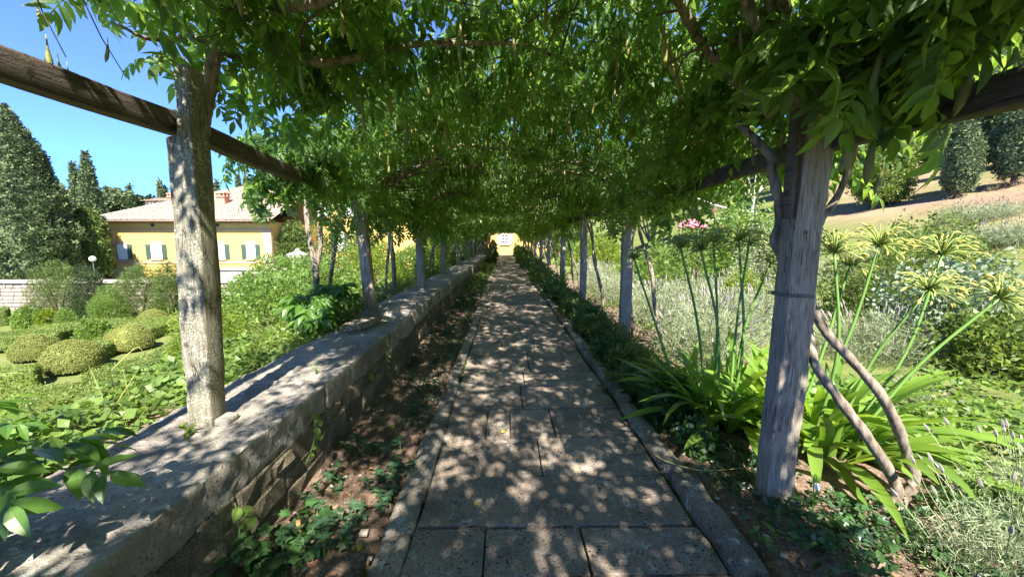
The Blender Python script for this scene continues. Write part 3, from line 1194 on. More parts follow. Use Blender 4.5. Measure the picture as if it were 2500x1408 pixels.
def std_stems(px, py, side, i):
    r = np.random.default_rng(50 + i * 2 + (side > 0))
    z0 = 0 if side > 0 else .38
    out = []
    for s in range(2):
        bx = px + side * r.uniform(.25, .75)
        by = py + r.uniform(-.3, .5)
        mid = [[bx + (px - bx) * t + r.uniform(-.09, .09), by + (py + .1 - by) * t + r.uniform(-.09, .09), z0 + (2.3 - z0) * t] for t in (.25, .5, .75)]
        out.append(([[bx, by, z0 - .1]] + mid + [[px + side * r.uniform(-.05, .2), py + .1, 2.35]], [.036, .028, .022]))
    return out


Y0 = 2.15
rstem = [
    ([gnd(2150, 1262, -.03), at(2190, 1195, 2.06), at(2130, 1085, 2.05), at(2060, 990, 2.08), at(1990, 890, 2.14), at(1972, 800, 2.28), at(1945, 690, 2.30), at(1900, 600, 2.30), at(1905, 540, 2.30), at(1900, 480, 2.26), at(1885, 420, 2.26), at(1880, 380, 2.3), at(1800, 300, 2.4)],
     [.034, .03, .028, .027, .026, .026, .028, .036, .03, .027, .026, .024, .02]),
    ([gnd(2175, 1258, -.03), at(2228, 1180, 2.09), at(2215, 1110, 2.09), at(2165, 985, 2.08), at(2090, 890, 2.12), at(2020, 815, 2.18), at(1985, 745, 2.28), at(1975, 640, 2.31), at(2000, 545, 2.3), at(2045, 478, 2.28), at(2075, 400, 2.26), at(2100, 320, 2.25), at(2110, 270, 2.25)],
     [.032, .029, .027, .027, .026, .025, .025, .024, .022, .02, .018, .016, .014]),
]
lstem0 = [([at(495, 330, 2.34), at(508, 240, 2.34), at(520, 160, 2.32), at(540, 60, 2.3), at(570, -60, 2.25)], [.03, .034, .032, .03, .028]),
          ([at(518, 110, 2.3), at(470, 92, 2.28), at(400, 96, 2.2), at(350, 92, 2.1), at(290, 60, 2.0)], [.015, .014, .012, .01, .006]),
          ([at(525, 130, 2.32), at(580, 140, 2.4), at(640, 155, 2.6), at(700, 190, 2.9)], [.014, .012, .012, .008])]
lstem1 = [([gnd(772, 742, .35), at(772, 690, 5.7), at(768, 640, 5.7), at(752, 560, 5.75), at(748, 480, 5.8), at(760, 420, 5.8)], [.05, .046, .042, .036, .034, .03]),
          ([at(772, 655, 5.72), at(782, 600, 5.74), at(783, 540, 5.78), at(792, 480, 5.8), at(806, 400, 5.9), at(840, 300, 6.0)], [.036, .034, .032, .03, .028, .024]),
          ([gnd(804, 730, .35), at(808, 670, 6.0), at(820, 590, 6.0), at(832, 500, 6.0), at(850, 420, 6.0), at(930, 280, 6.1)], [.036, .03, .03, .028, .026, .022])]
lstem2 = [([gnd(946, 735, .35), at(962, 690, 8.4), at(960, 640, 8.4), at(956, 590, 8.4), at(950, 520, 8.4)], [.05, .052, .046, .042, .04]),
          ([gnd(944, 735, .35), at(942, 690, 8.5), at(946, 640, 8.5), at(950, 590, 8.5), at(946, 520, 8.5)], [.032, .03, .03, .03, .03])]

for i, (x, y, l) in enumerate(LP):
    lab = {0: 'wisteria vine over the lichened first post on the left, leaves against the open sky',
           1: 'wisteria vine with three bare grey stems standing behind the second left post',
           2: 'wisteria vine with a thick forked stem beside the third left post'}.get(i, 'wisteria vine on the %s post of the left row, over the wall' % ordn[i])
    vine(i, -1, x, y, lab, {0: lstem0, 1: lstem1, 2: lstem2}.get(i) or std_stems(x, y, -1, i))
for i, (x, y, l) in enumerate(RP):
    lab = {0: 'wisteria vine with two twisting stems rising from the ground beside the near right post'}.get(i, 'wisteria vine on the %s post of the right row, beside the planted bed' % ordn[i])
    vine(i, 1, x, y, lab, rstem if i == 0 else std_stems(x, y, 1, i))
vines_back = [vine(-1, -1, -1.75, -1.5, 'wisteria vine roofing the pergola just behind the viewer on the wall side', []), vine(-1, 1, 1.7, -1.5, 'wisteria vine roofing the pergola just behind the viewer on the bed side', []),
              vine(-2, -1, -1.75, -4.6, 'wisteria vine at the rear end of the pergola on the wall side', []), vine(-2, 1, 1.7, -4.6, 'wisteria vine at the rear end of the pergola on the bed side', [])]

# the pods that hang close to the lens, on the first vines
vl = [o for o in bpy.data.objects if o.get('category') == 'vine' and 'lichened first post' in o['label']][0]
vr = [o for o in bpy.data.objects if o.get('category') == 'vine' and 'near right post' in o['label']][0]
for o, lst in ((vl, [(112, 85, 1.75, 1.0), (140, 130, 1.8, .62), (163, 150, 1.8, .5), (262, 92, 1.9, .5), (90, 0, 1.7, .55), (390, 110, 2.1, .7)]),
               (vr, [(2080, 285, 1.72, 1.1), (2135, 300, 1.75, 1.22), (2215, 165, 1.6, .95), (2385, 95, 1.5, 1.25), (2160, 385, 1.9, .8), (1622, 40, 2.2, 1.2), (1634, 75, 2.25, 1.15), (1530, 60, 2.5, .9), (2070, 330, 1.9, .8)])):
    for q, (a, b, Dp, s) in enumerate(lst):
        p = at(a, b, Dp)
        M = np.eye(4)
        an = rng.uniform(0, 6.28)
        M[:2, :2] = np.array([[math.cos(an), -math.sin(an)], [math.sin(an), math.cos(an)]]) * s
        M[2, 2] = s
        M[:2, :2] *= 1.25
        M[:3, 3] = p
        inst('seed_pod', ME_POD[q % 5], M, o)

# ================================================================== VEGETATION BUILDERS
def gz(x, y):
    return float(ground_z(np.array([x]), np.array([y]))[0])


def rnd_dirs(n, lo=-0.1):
    z = rng.uniform(lo, 1, n)
    a = rng.uniform(0, 2 * np.pi, n)
    s = np.sqrt(1 - z ** 2)
    return np.stack([s * np.cos(a), s * np.sin(a), z], 1)


def shrub(name, label, cat, c, rx, ry, h, n, L, W, mat, group=None, k=5, lump=.35, detail='mid', stems=5, stem_mat=None, fill=.5, upright=.3, lumpsc=2.2, low=-.15):
    c = np.asarray(c, float)
    rt = root(name, c, label, cat, group)
    sd = int(rng.integers(1e6))
    n = int(n * .8)
    d = rnd_dirs(n, low)
    lum = (fbm(d * lumpsc + sd % 97, sd % 91, 2) - .5) * 2 * lump
    rad = (fill + (1 - fill) * rng.uniform(0, 1, n) ** .5) * (1 + lum)
    P = c + d * rad[:, None] * [rx, ry, h]
    P[:, 2] = np.maximum(P[:, 2], c[2] + .01)
    x = unit(d + [0, 0, upright] + rng.normal(0, .5, (n, 3)))
    up = unit(d * .5 + [0, 0, .7] + rng.normal(0, .4, (n, 3)))
    vs = [sprig(k, L, W, detail, sd + q) for q in range(5)] if k > 1 else [blade(L * s, W * s, detail, .3, .2) for s in (.8, 1, 1.15)]
    V, F = scatter(vs, frames(x, up), P, rng.uniform(.75, 1.25, n))
    part('foliage', V, F, mat, rt, kind='stuff')
    if stems:
        ch = []
        for q in range(stems):
            a = rng.uniform(0, 6.28)
            e = c + np.array([math.cos(a) * rx * .5, math.sin(a) * ry * .5, h * rng.uniform(.55, .85)])
            b = c + np.array([math.cos(a) * rx * .03, math.sin(a) * ry * .03, -.05])
            ch.append(tube([b, (b + e) / 2 + rng.uniform(-.05, .05, 3) * h, e], [.02 * max(h, .4), .006 * max(h, .4)], 5, 6))
        V, F = merge(ch)
        part('stems', V, F, stem_mat or M_TWIG, rt, True, 'stuff')
    return rt


def conifer(name, label, cat, base, h, r, n, L, mat, group=None, prof='column', lump=.22, trunk=.0, sc=1.0, loose=0.0):
    base = np.asarray(base, float)
    rt = root(name, base, label, cat, group)
    sd = int(rng.integers(1e6))
    t0 = trunk / h

    def rad(t):
        if prof == 'column':
            return r * np.minimum(1, 1.25 * np.clip(1 - t, 0, 1) ** .62) * (.72 + .28 * sstep(0, .22, t))
        if prof == 'cone':
            return r * np.clip(1 - t, 0, 1) ** .75 * (.7 + .3 * sstep(0, .12, t))
        return r * np.sqrt(np.clip(1 - (2 * t - .85) ** 2 / 1.35, 0.0, 1)) * (1 - .1 * t)
    # core
    tt = np.linspace(0, 1, 26)
    th = np.linspace(0, 2 * np.pi, 26, endpoint=False)
    V = []
    for t in tt:
        V.append(np.stack([rad(t) * (.8 - .25 * loose) * np.cos(th), rad(t) * (.8 - .25 * loose) * np.sin(th), np.full(26, trunk + t * (h - trunk) * .97)], 1))
    V = np.concatenate(V)
    q = fbm(V * 1.1 / sc + sd % 50, sd % 77, 2)
    V[:, :2] *= (1 + (q - .5) * 2 * lump)[:, None]
    V += base
    i, j = np.meshgrid(np.arange(25), np.arange(26), indexing='ij')
    i, j = i.ravel(), j.ravel()
    Fc = np.stack([i * 26 + j, i * 26 + (j + 1) % 26, (i + 1) * 26 + (j + 1) % 26, (i + 1) * 26 + j], 1)
    # surface sprigs
    t = rng.uniform(0, 1, n * 2)
    t = t[rng.uniform(0, 1, n * 2) < (rad(t) / r * .9 + .08)][:n]
    a = rng.uniform(0, 2 * np.pi, len(t))
    P = np.stack([np.cos(a) * rad(t), np.sin(a) * rad(t), trunk + t * (h - trunk)], 1)
    q = fbm(P * 1.1 / sc + sd % 50, sd % 77, 2)
    q2 = fbm(P * 3.6 / sc, sd % 71, 2)
    P[:, :2] *= (.9 * (1 + (q - .5) * 2 * lump) + (q2 - .5) * (.5 + .3 * loose))[:, None] * rng.uniform(.86 - .2 * loose, 1.03 + .12 * loose, len(t))[:, None]
    P[:, 2] += rng.normal(0, .12, len(t))
    o = np.stack([np.cos(a), np.sin(a), 0 * a], 1)
    x = unit(o * .7 + [0, 0, .9] + rng.normal(0, .35, (len(t), 3)))
    up = unit(o + [0, 0, .25] + rng.normal(0, .3, (len(t), 3)))
    vs = [sprig(3, L * 1.08, L * .62, 'lo', sd + k, .8) for k in range(5)]
    V2, F2 = scatter(vs, frames(x, up), P + base, rng.uniform(.7, 1.3, len(t)))
    V, F = merge([(V, [Fc]), (V2, F2)])
    part('crown', V, F, mat, rt)
    tb = [base + [0, 0, -.3], base + [.03, .02, max(trunk, .6)], base + [0, 0, h * .75]]
    V, F = tube(tb, [.09 * r + .06, .07 * r + .04, .02], 8, 8, .1)
    part('trunk', V, F, M_TRUNK, rt, True)
    return rt


def tree(label, base, h, r, n, L, mat, group=None, trunk=None, cat='tree', name='broadleaf_tree'):
    """broad crown made of many leaf clumps on limbs"""
    base = np.asarray(base, float)
    trunk = h * .28 if trunk is None else trunk
    rt = root(name, base, label, cat, group)
    sd = int(rng.integers(1e6))
    ch = [tube([base + [0, 0, -.3], base + [.05 * h * rng.uniform(-1, 1), 0, trunk], base + [.03 * h, .02 * h, h * .7]], [.035 * h, .026 * h, .008 * h], 8, 9, .15, sd)]
    cl = []
    for q in range(22):
        d = rnd_dirs(1, -.25)[0]
        ctr = base + [0, 0, trunk + (h - trunk) * .48] + d * np.array([r, r, (h - trunk) * .5]) * rng.uniform(.45, .82)
        cl.append((ctr, r * rng.uniform(.28, .48)))
        if q < 9:
            ch.append(tube([base + [0, 0, trunk * rng.uniform(.8, 1.2)], (base + [0, 0, trunk] + ctr) / 2 + rng.uniform(-.1, .1, 3) * r, ctr], [.014 * h, .004 * h], 5, 7))
    m = int(n * .62) // len(cl)
    Ps, Ds = [], []
    for ctr, cr in cl:
        d = rnd_dirs(m, -.7)
        P = ctr + d * cr * (rng.uniform(.35, 1.1, m) ** .6)[:, None] * [1, 1, .8]
        Ps.append(P)
        Ds.append(d)
    P, d = np.concatenate(Ps), np.concatenate(Ds)
    x = unit(d + rng.normal(0, .6, d.shape))
    up = unit(d * .6 + [0, 0, .6] + rng.normal(0, .4, d.shape))
    vs = [sprig(4, L * 1.1, L * .7, 'lo', sd + k, 1.2) for k in range(5)]
    V, F = scatter(vs, frames(x, up), P, rng.uniform(.7, 1.3, len(P)))
    part('crown', V, F, mat, rt, kind='stuff')
    V, F = merge(ch)
    part('trunk', V, F, M_TRUNK, rt, True)
    return rt


def top_tree(fn, px, pytop, D, hw, **kw):
    """size a far tree from where its top and its half width stand in the view"""
    p = at(px, pytop, D)
    u = (px - 1232) / FPX
    r = hw / (FPX / D * math.sqrt(1 + u * u))
    z = gz(p[0], D)
    return p, r, z, p[2] - z


# ================================================================== VILLA
vx0, vx1, VY = at(252, 560, 37)[0], at(660, 560, 37)[0], 37.0
ez = at(450, 541, 37)[2]
villa = root('villa', ((vx0 + vx1) / 2, 43, -1.9), 'low ochre yellow villa with shuttered windows and pale tiled hip roof beyond the garden', 'villa')
wall_bottom = -2.2
part('wall', *box(vx0, vx1, VY, 52, wall_bottom, ez - .02), M_OCHRE, villa)
for xa, xb in ((vx0 - .03, vx0 + .75), (vx1 - .75, vx1 + .03)):
    part('quoin', *box(xa, xb, VY - .035, VY + .3, wall_bottom, ez - .62), M_QUOIN, villa)
zb = at(450, 637, 37)[2]
part('string_course', *box(vx0 - .05, vx1 + .05, VY - .07, VY + .02, zb - .22, zb), M_QUOIN, villa)
zc1 = at(450, 557, 37)[2]
part('cornice', *box(vx0 - .08, vx1 + .08, VY - .12, VY + .02, zc1 - .18, zc1 - .05), M_QUOIN, villa)
part('cornice', *box(vx0 - .05, vx1 + .05, VY - .06, VY + .02, zc1 - .02, ez - .03), M_OCHRE, villa)
part('eave', *box(vx0 - .75, vx1 + .45, VY - .8, VY + .1, ez - .03, ez + .07), M_EAVE, villa)
ch = []
for xx in np.arange(vx0 - .6, vx1 + .4, .55):
    ch.append(box(xx, xx + .11, VY - .76, VY - .01, ez - .15, ez - .035))
V, F = merge(ch)
part('rafter_ends', V, F, M_EAVE, villa, kind='stuff')
V, F = tube([[vx0 - .85, VY - .86, ez + .03], [vx1 + .5, VY - .86, ez + .03]], .075, 8)
part('gutter', V, F, M_EAVE, villa, True)
V, F = tube([[vx0 - .5, VY - .86, ez - .02], [vx0 - .3, VY - .8, ez - .25], [vx0 + .95, VY - .12, ez - 1.15], [vx0 + .98, VY - .1, ez - 1.6], [vx0 + .98, VY - .1, zb]], .05, 7)
part('downpipe', V, F, M_QUOIN, villa, True)
for px in (374, 532):
    xx = at(px, 550, 37)[0]
    zz = at(px, 549, 37)[2]
    part('vent', *box(xx - .17, xx + .17, VY - .065, VY + .01, zz - .16, zz + .12), M_IRON, villa)


def window(parent, cx, w, zb_, zt_, y, shut, sw, left=True, right=True, glass=M_CURT, lintel=True, panes=2):
    f = part('window', *merge([box(cx - w / 2, cx - w / 2 + .07, y - .05, y + .02, zb_, zt_), box(cx + w / 2 - .07, cx + w / 2, y - .05, y + .02, zb_, zt_), box(cx - w / 2 + .07, cx + w / 2 - .07, y - .05, y + .02, zt_ - .07, zt_),
                                box(cx - w / 2 + .07, cx + w / 2 - .07, y - .05, y + .02, zb_, zb_ + .07), box(cx - .035, cx + .035, y - .053, y + .02, zb_ + .07, zt_ - .07)]), M_WHITE, parent)
    # curtain folds behind the frame
    xs = np.linspace(cx - w / 2 + .07, cx + w / 2 - .07, 24)
    yy = y - .02 + .012 * np.sin(np.arange(24) * 1.7)
    V = np.concatenate([np.stack([xs, yy, np.full(24, zb_ + .06)], 1), np.stack([xs, yy, np.full(24, zt_ - .06)], 1)])
    F = np.array([[i, i + 1, i + 25, i + 24] for i in range(23)])
    part('curtain' if glass is M_CURT else 'pane', V, F, glass, f)
    for s, on in ((-1, left), (1, right)):
        if on:
            a = cx + s * (w / 2 + .02)
            b = cx + s * (w / 2 + .02 + sw)
            xa, xb = min(a, b), max(a, b)
            ch = [box(xa, xb, y - .09, y - .045, zb_ - .02, zt_ + .02)]
            for zz in np.arange(zb_ + .1, zt_ - .1, .09):
                ch.append(box(xa + .06, xb - .06, y - .105, y - .085, zz, zz + .05))
            part('shutter', *merge(ch), shut, parent)
    part('sill', *box(cx - w / 2 - .1, cx + w / 2 + .1, y - .16, y + .01, zb_ - .12, zb_ - .02), M_QUOIN, parent)
    if lintel:
        part('lintel', *box(cx - w / 2 - .12, cx + w / 2 + .12, y - .045, y + .01, zt_ + .04, zt_ + .32), M_QUOIN, parent)


for pl, pr in ((287, 312), (369, 396), (445, 472), (527, 549), (602, 624)):
    a, b = at(pl, 610, 37)[0], at(pr, 610, 37)[0]
    window(villa, (a + b) / 2, b - a, at(450, 632, 37)[2], at(450, 597, 37)[2], VY, M_GREENSH, .42)

# hip roof of barrel tiles
ridge = at(600, 458, 45.5)
rz, ry_ = ridge[2], 45.2
e0, eY = ez + .08, VY - .82
xl, xr = vx0 - .8, vx1 + .5
run = ry_ - eY
slope = (rz - e0) / run
V = np.array([[xl, eY, e0], [xr, eY, e0], [xr, ry_, rz], [xl + run * .98, ry_, rz], [xl, 2 * ry_ - eY, e0], [xr, 2 * ry_ - eY, e0]])
roofp = part('roof', V, [np.array([[0, 1, 2, 3], [5, 4, 3, 2]]), np.array([[0, 3, 4]])], M_TILE, villa)


def tiles(x0, x1, y0, z0, run_, slope_, skip=None, pitch=.27, course=.42):
    ch = []
    a = np.linspace(0, math.pi, 5)
    L = math.sqrt(1 + slope_ ** 2)
    ny = int(run_ * L / course)
    nx = int((x1 - x0) / pitch)
    ii, jj = np.meshgrid(np.arange(nx), np.arange(ny), indexing='ij')
    ii, jj = ii.ravel(), jj.ravel()
    X = x0 + (ii + .5) * pitch
    S = jj * course
    if skip is not None:
        k = ~skip(X, S / L)
        ii, jj, X, S = ii[k], jj[k], X[k], S[k]
    n = len(X)
    jx, jz = rng.uniform(-.02, .02, n), rng.uniform(0, .02, n)
    cs, sn = np.cos(a) * pitch * .47, np.sin(a) * .085
    Vs = []
    for end, (ds, lift, wf) in enumerate(((0, .045, 1.0), (course * 1.1, .012, .82))):
        yy = (S + ds) / L
        Vs.append(np.stack([X[:, None] + jx[:, None] + cs[None] * wf, np.repeat((y0 + yy)[:, None], 5, 1) + 0 * cs[None], (z0 + yy * slope_ + lift + jz)[:, None] + sn[None] * wf], 2))
    V = np.concatenate(Vs, 1).reshape(-1, 3)
    f = np.array([[q, q + 1, q + 6, q + 5] for q in range(4)])
    F = (f[None] + (np.arange(n) * 10)[:, None, None]).reshape(-1, 4)
    return V, [F]


V, F = tiles(xl, xr, eY - .03, e0, run, slope, lambda X, y: X < xl + y * .98)
part('roof_tiles', V, F, M_TILE, villa, True, 'stuff')
V, F = tube([[xl, eY, e0 + .05], [xl + run * .98, ry_, rz + .05]], .13, 8)
part('hip_tiles', V, F, M_TILE, roofp, True)
V, F = tube([[xl + run * .98, ry_, rz + .05], [xr, ry_, rz + .05]], .13, 8)
part('ridge_tiles', V, F, M_TILE, roofp, True)


def chimney(px, pyb, pyt, D, w):
    b, t = at(px, pyb, D), at(px, pyt, D)
    x, z0, z1 = b[0], b[2] - .5, t[2]
    h = z1 - z0
    ch = [box(x - w / 2, x + w / 2, D - w / 2, D + w / 2, z0, z1 - .55), box(x - w * .64, x + w * .64, D - w * .64, D + w * .64, z1 - .55, z1 - .45)]
    for sx in (-1, 0, 1):
        for sy in (-1, 1):
            ch.append(box(x + sx * w * .45 - .06, x + sx * w * .45 + .06, D + sy * w * .45 - .06, D + sy * w * .45 + .06, z1 - .45, z1 - .2))
    ch.append(box(x - w * .64, x + w * .64, D - w * .64, D + w * .64, z1 - .2, z1 - .1))
    V, F = merge(ch)
    c = part('chimney', V, F, M_TERRA, villa)
    V, F = lathe([(w * .62, 0), (w * .3, .18), (.03, .32)], (x, D, z1 - .1), 4)
    part('chimney_cap', V, F, M_TERRA, c)


chimney(547, 512, 468, 40.0, .78)
chimney(424, 500, 470, 44.0, .62)
# raised roof lantern
a, b = at(362, 497, 43), at(418, 497, 43)
part('roof_lantern', *box(a[0] + .2, b[0], 42.4, 44.4, a[2] - 1.0, a[2] + .1), M_CREAM, villa)
V, F = tiles(a[0] - .1, b[0] + .3, 42.0, a[2] + .12, 2.6, .22)
part('lantern_tiles', V, F, M_TILE, villa, True, 'stuff')
# taller wing behind, to the right
wx0 = at(690, 520, 46)[0]
wing = [(wx0, -4.5, 46.0, 56.0, 7.6)]
part('wall', *box(wx0, -9.5, 46, 57, -2.2, 7.4), M_OCHRE, villa, label='taller ochre wing wall behind the low range')
V, F = tiles(wx0 - .5, -9.0, 45.3, 7.45, 5.5, .42)
part('roof_tiles', V, F, M_TILE, villa, True, 'stuff')
part('roof', np.array([[wx0 - .5, 45.3, 7.42], [-9, 45.3, 7.42], [-9, 51, 9.8], [wx0 - .5, 51, 9.8], [wx0 - .5, 57.5, 7.42], [-9, 57.5, 7.42]]), np.array([[0, 1, 2, 3], [3, 2, 5, 4]]), M_TILE, villa)
for px in (712, 786, 850):
    xx = at(px, 500, 46)[0]
    window(villa, xx, 1.1, at(px, 528, 46)[2], at(px, 488, 46)[2], 46, M_GREENSH, .5, True, px > 720)
for px in (760, 830):
    xx = at(px, 600, 46)[0]
    window(villa, xx, 1.1, .4, 2.4, 46, M_GREENSH, .5)

# ================================================================== END HOUSE
hy = 47.0
house = root('end_house', (.4, 50, 0), 'yellow house closing the end of the path, with a white window and grey shutters', 'house')
part('wall', *box(-5.2, 7.2, hy, 56, -.3, 7.4), M_OCHRE, house)
V = np.array([[-5.9, hy - .7, 7.3], [7.9, hy - .7, 7.3], [7.9, 51.5, 9.4], [-5.9, 51.5, 9.4], [7.9, 56.7, 7.3], [-5.9, 56.7, 7.3]])
part('roof', V, np.array([[0, 1, 2, 3], [3, 2, 4, 5]]), M_TILE, house)
V, F = tiles(-5.9, 7.9, hy - .72, 7.34, 5.3, .404)
part('roof_tiles', V, F, M_TILE, house, True, 'stuff')
a, b = at(1223, 580, hy)[0], at(1242, 580, hy)[0]
wz0, wz1 = at(1232, 596, hy)[2], at(1232, 570, hy)[2]
fw = part('window', *box(a, b, hy - .04, hy + .02, wz0, wz1), M_WHITE, house)
pw, ph = (b - a), (wz1 - wz0)
for ix in range(2):
    for iz in range(3):
        x0_ = a + pw * (.14 + ix * .42)
        z0_ = wz0 + ph * (.12 + iz * .28)
        part('pane', *box(x0_, x0_ + pw * .28, hy - .05, hy - .035, z0_, z0_ + ph * .19), M_GLASS, fw)
for s in (-1, 1):
    xe = a if s < 0 else b
    xa, xb = sorted([xe + s * .03, xe + s * .42])
    part('shutter', *box(xa, xb, hy - .09, hy - .045, wz0 - .03, wz1 + .03), M_GREYSH, house)
part('sill', *box(a - .15, b + .15, hy - .18, hy, wz0 - .14, wz0 - .04), M_URN, house)
for xx in (-3.6, 4.6):
    window(house, xx, 1.0, .9, 2.5, hy, M_GREYSH, .45, glass=M_GLASS)

# ================================================================== FAR TREES, LEFT
CY = 'tall dark cypresses standing beyond the clipped garden'
for px, pt, D, hw, n, lab in ((5, 262, 30, 150, 20000, 'broad tall cypress clump at the far left edge, highest against the sky'),
                              (100, 372, 32, 66, 9000, 'narrower cypress leaning against the right side of the tall clump'),
                              (206, 370, 47, 50, 6000, 'pointed cypress standing alone behind the round clipped tree'),
                              (176, 398, 48, 36, 3500, 'shorter blunt cypress tucked against the left of the lone pointed one')):
    p, r, z, h = top_tree(None, px, pt, D, hw)
    conifer('cypress_tree', lab, 'tree', (p[0], D, z), h, r, n, .20 if D < 40 else .30, M_CYP, CY, 'cone' if D > 45 else 'column', .26, 0, 1.4)
p, r, z, h = top_tree(None, 208, 512, 33.5, 62)
conifer('clipped_tree', 'big rounded evergreen beside the left corner of the yellow villa', 'tree', (p[0], 33.5, z), h, r, 6500, .22, M_MIDG, None, 'dome', .12, 0, 1.5)
HT = 'trees on the hill behind the villa'
for px, pt, D, hw, m, lab in ((120, 418, 88, 30, M_OLIVE, 'pale round tree on the hill just left of the paired cypresses'),
                              (270, 422, 80, 38, M_OLIVE, 'brownish round tree on the hill right of the pointed cypress'),
                              (300, 455, 72, 34, M_CYP, 'low grey-green tree on the hill above the villa eave'),
                              (345, 445, 66, 28, M_DARKTREE, 'dense dark round tree above the left end of the villa roof'),
                              (262, 470, 70, 26, M_OLIVE, 'small pale tree at the foot of the hill behind the rounded evergreen'),
                              (650, 455, 95, 40, M_DARKTREE, 'dark tree on the skyline behind the villa ridge')):
    p, r, z, h = top_tree(None, px, pt, D, hw)
    tree(lab, (p[0], D, z), h, r, 2200, .6, m, HT, h * .08)
for px, pt, D, hw, lab in ((388, 440, 75, 8, 'thin cypress spire left of the lichened post'), (402, 452, 76, 6, 'smallest cypress spire left of the lichened post'), (315, 452, 74, 7, 'slim cypress spire among the hill trees above the villa eave'),
                           (527, 438, 80, 9, 'cypress spire just right of the lichened post'), (579, 425, 82, 9, 'tallest of the cypress spires above the villa ridge'), (598, 431, 82, 10, 'cypress spire second in the row above the villa ridge'),
                           (610, 442, 84, 6, 'short cypress spire in the row above the villa ridge'), (617, 434, 84, 7, 'fourth cypress spire in the row above the villa ridge'), (632, 441, 84, 8, 'last cypress spire before the hanging leaves')):
    p, r, z, h = top_tree(None, px, pt, D, hw)
    conifer('cypress_tree', lab, 'tree', (p[0], D, z), h, r, 1100, .5, M_CYP, 'slim cypresses on the skyline', 'column', .12, 0, 1.5)
# further broad trees that close the view left of the house and behind the canopy
for q, (x, y, h, r) in enumerate(((-22, 66, 15, 5), (-14, 62, 14, 5), (-8, 70, 16, 6), (9, 64, 15, 5), (16, 58, 14, 5), (2, 74, 17, 6))):
    tree(['broad green tree behind the yellow villa wing', 'tall broad tree between the villa and the end house', 'broad tree left behind the end house roof', 'broad tree right behind the end house roof', 'tall tree beyond the right bed', 'highest tree straight behind the end house'][q],
         (x, y, gz(x, y)), h, r, 2200, .6, M_DARKTREE, 'broad trees closing the far end')

# ================================================================== PARTERRE
ZG = -1.8


def leafcover(P, nrm, L, n_k, mat=None):
    x = unit(nrm * .5 + rng.normal(0, .8, P.shape))
    up = unit(nrm + rng.normal(0, .35, P.shape))
    vs = [sprig(4, L, L * .6, 'lo', 7000 + k, 1.4) for k in range(5)]
    return scatter(vs, frames(x, up), P, rng.uniform(.7, 1.3, len(P)))


def boxball(label, px, pyb, wpx, hpx):
    b = gnd(px, pyb, ZG)
    D = b[1] + .6
    u = (px - 1232) / FPX
    r = wpx / 2 / (FPX / D * math.sqrt(1 + u * u * .6))
    h = r * 1.3
    c = np.array([b[0] * D / b[1] * .985, D, ZG])
    rt = root('box_ball', c, label, 'topiary', 'clipped box domes in the sunken garden')
    d = rnd_dirs(5600, -.25)
    f = fbm(d * 2.2 + px, 3, 2)
    rad = (1 + (f - .5) * .12)[:, None]
    P = c + [0, 0, h * .3] + d * rad * [r, r * .9, h * .72]
    P[:, 2] = np.maximum(P[:, 2], ZG + .02)
    V, F = leafcover(P, d, .028, 4)
    th = np.linspace(0, 2 * np.pi, 28, endpoint=False)
    ph = np.linspace(-.25, 1.55, 14)
    cv = np.concatenate([np.stack([np.cos(th) * np.cos(q), np.sin(th) * np.cos(q), np.full(28, np.sin(q))], 1) for q in ph]) * [r * .975, r * .9 * .975, h * .72 * .975] + c + [0, 0, h * .3]
    i, j = np.meshgrid(np.arange(13), np.arange(28), indexing='ij')
    i, j = i.ravel(), j.ravel()
    cf = np.stack([i * 28 + j, i * 28 + (j + 1) % 28, (i + 1) * 28 + (j + 1) % 28, (i + 1) * 28 + j], 1)
    V, F = merge([(V, F), (cv, [cf])])
    part('clipped_foliage', V, F, M_DOME, rt)
    V, F = tube([c + [0, 0, -.05], c + [0, 0, h * .6]], .05, 6)
    part('trunk', V, F, M_TRUNK, rt)


boxball('clipped box dome at the left, beside the frame edge', 76, 893, 126, 90)
boxball('nearest and largest clipped box dome, right of the edge one', 167, 925, 154, 90)
boxball('clipped box dome half behind the nearest large one, towards the post', 305, 868, 118, 70)
boxball('smallest and farthest clipped box dome, close to the yellow-green shrub', 363, 803, 74, 52)


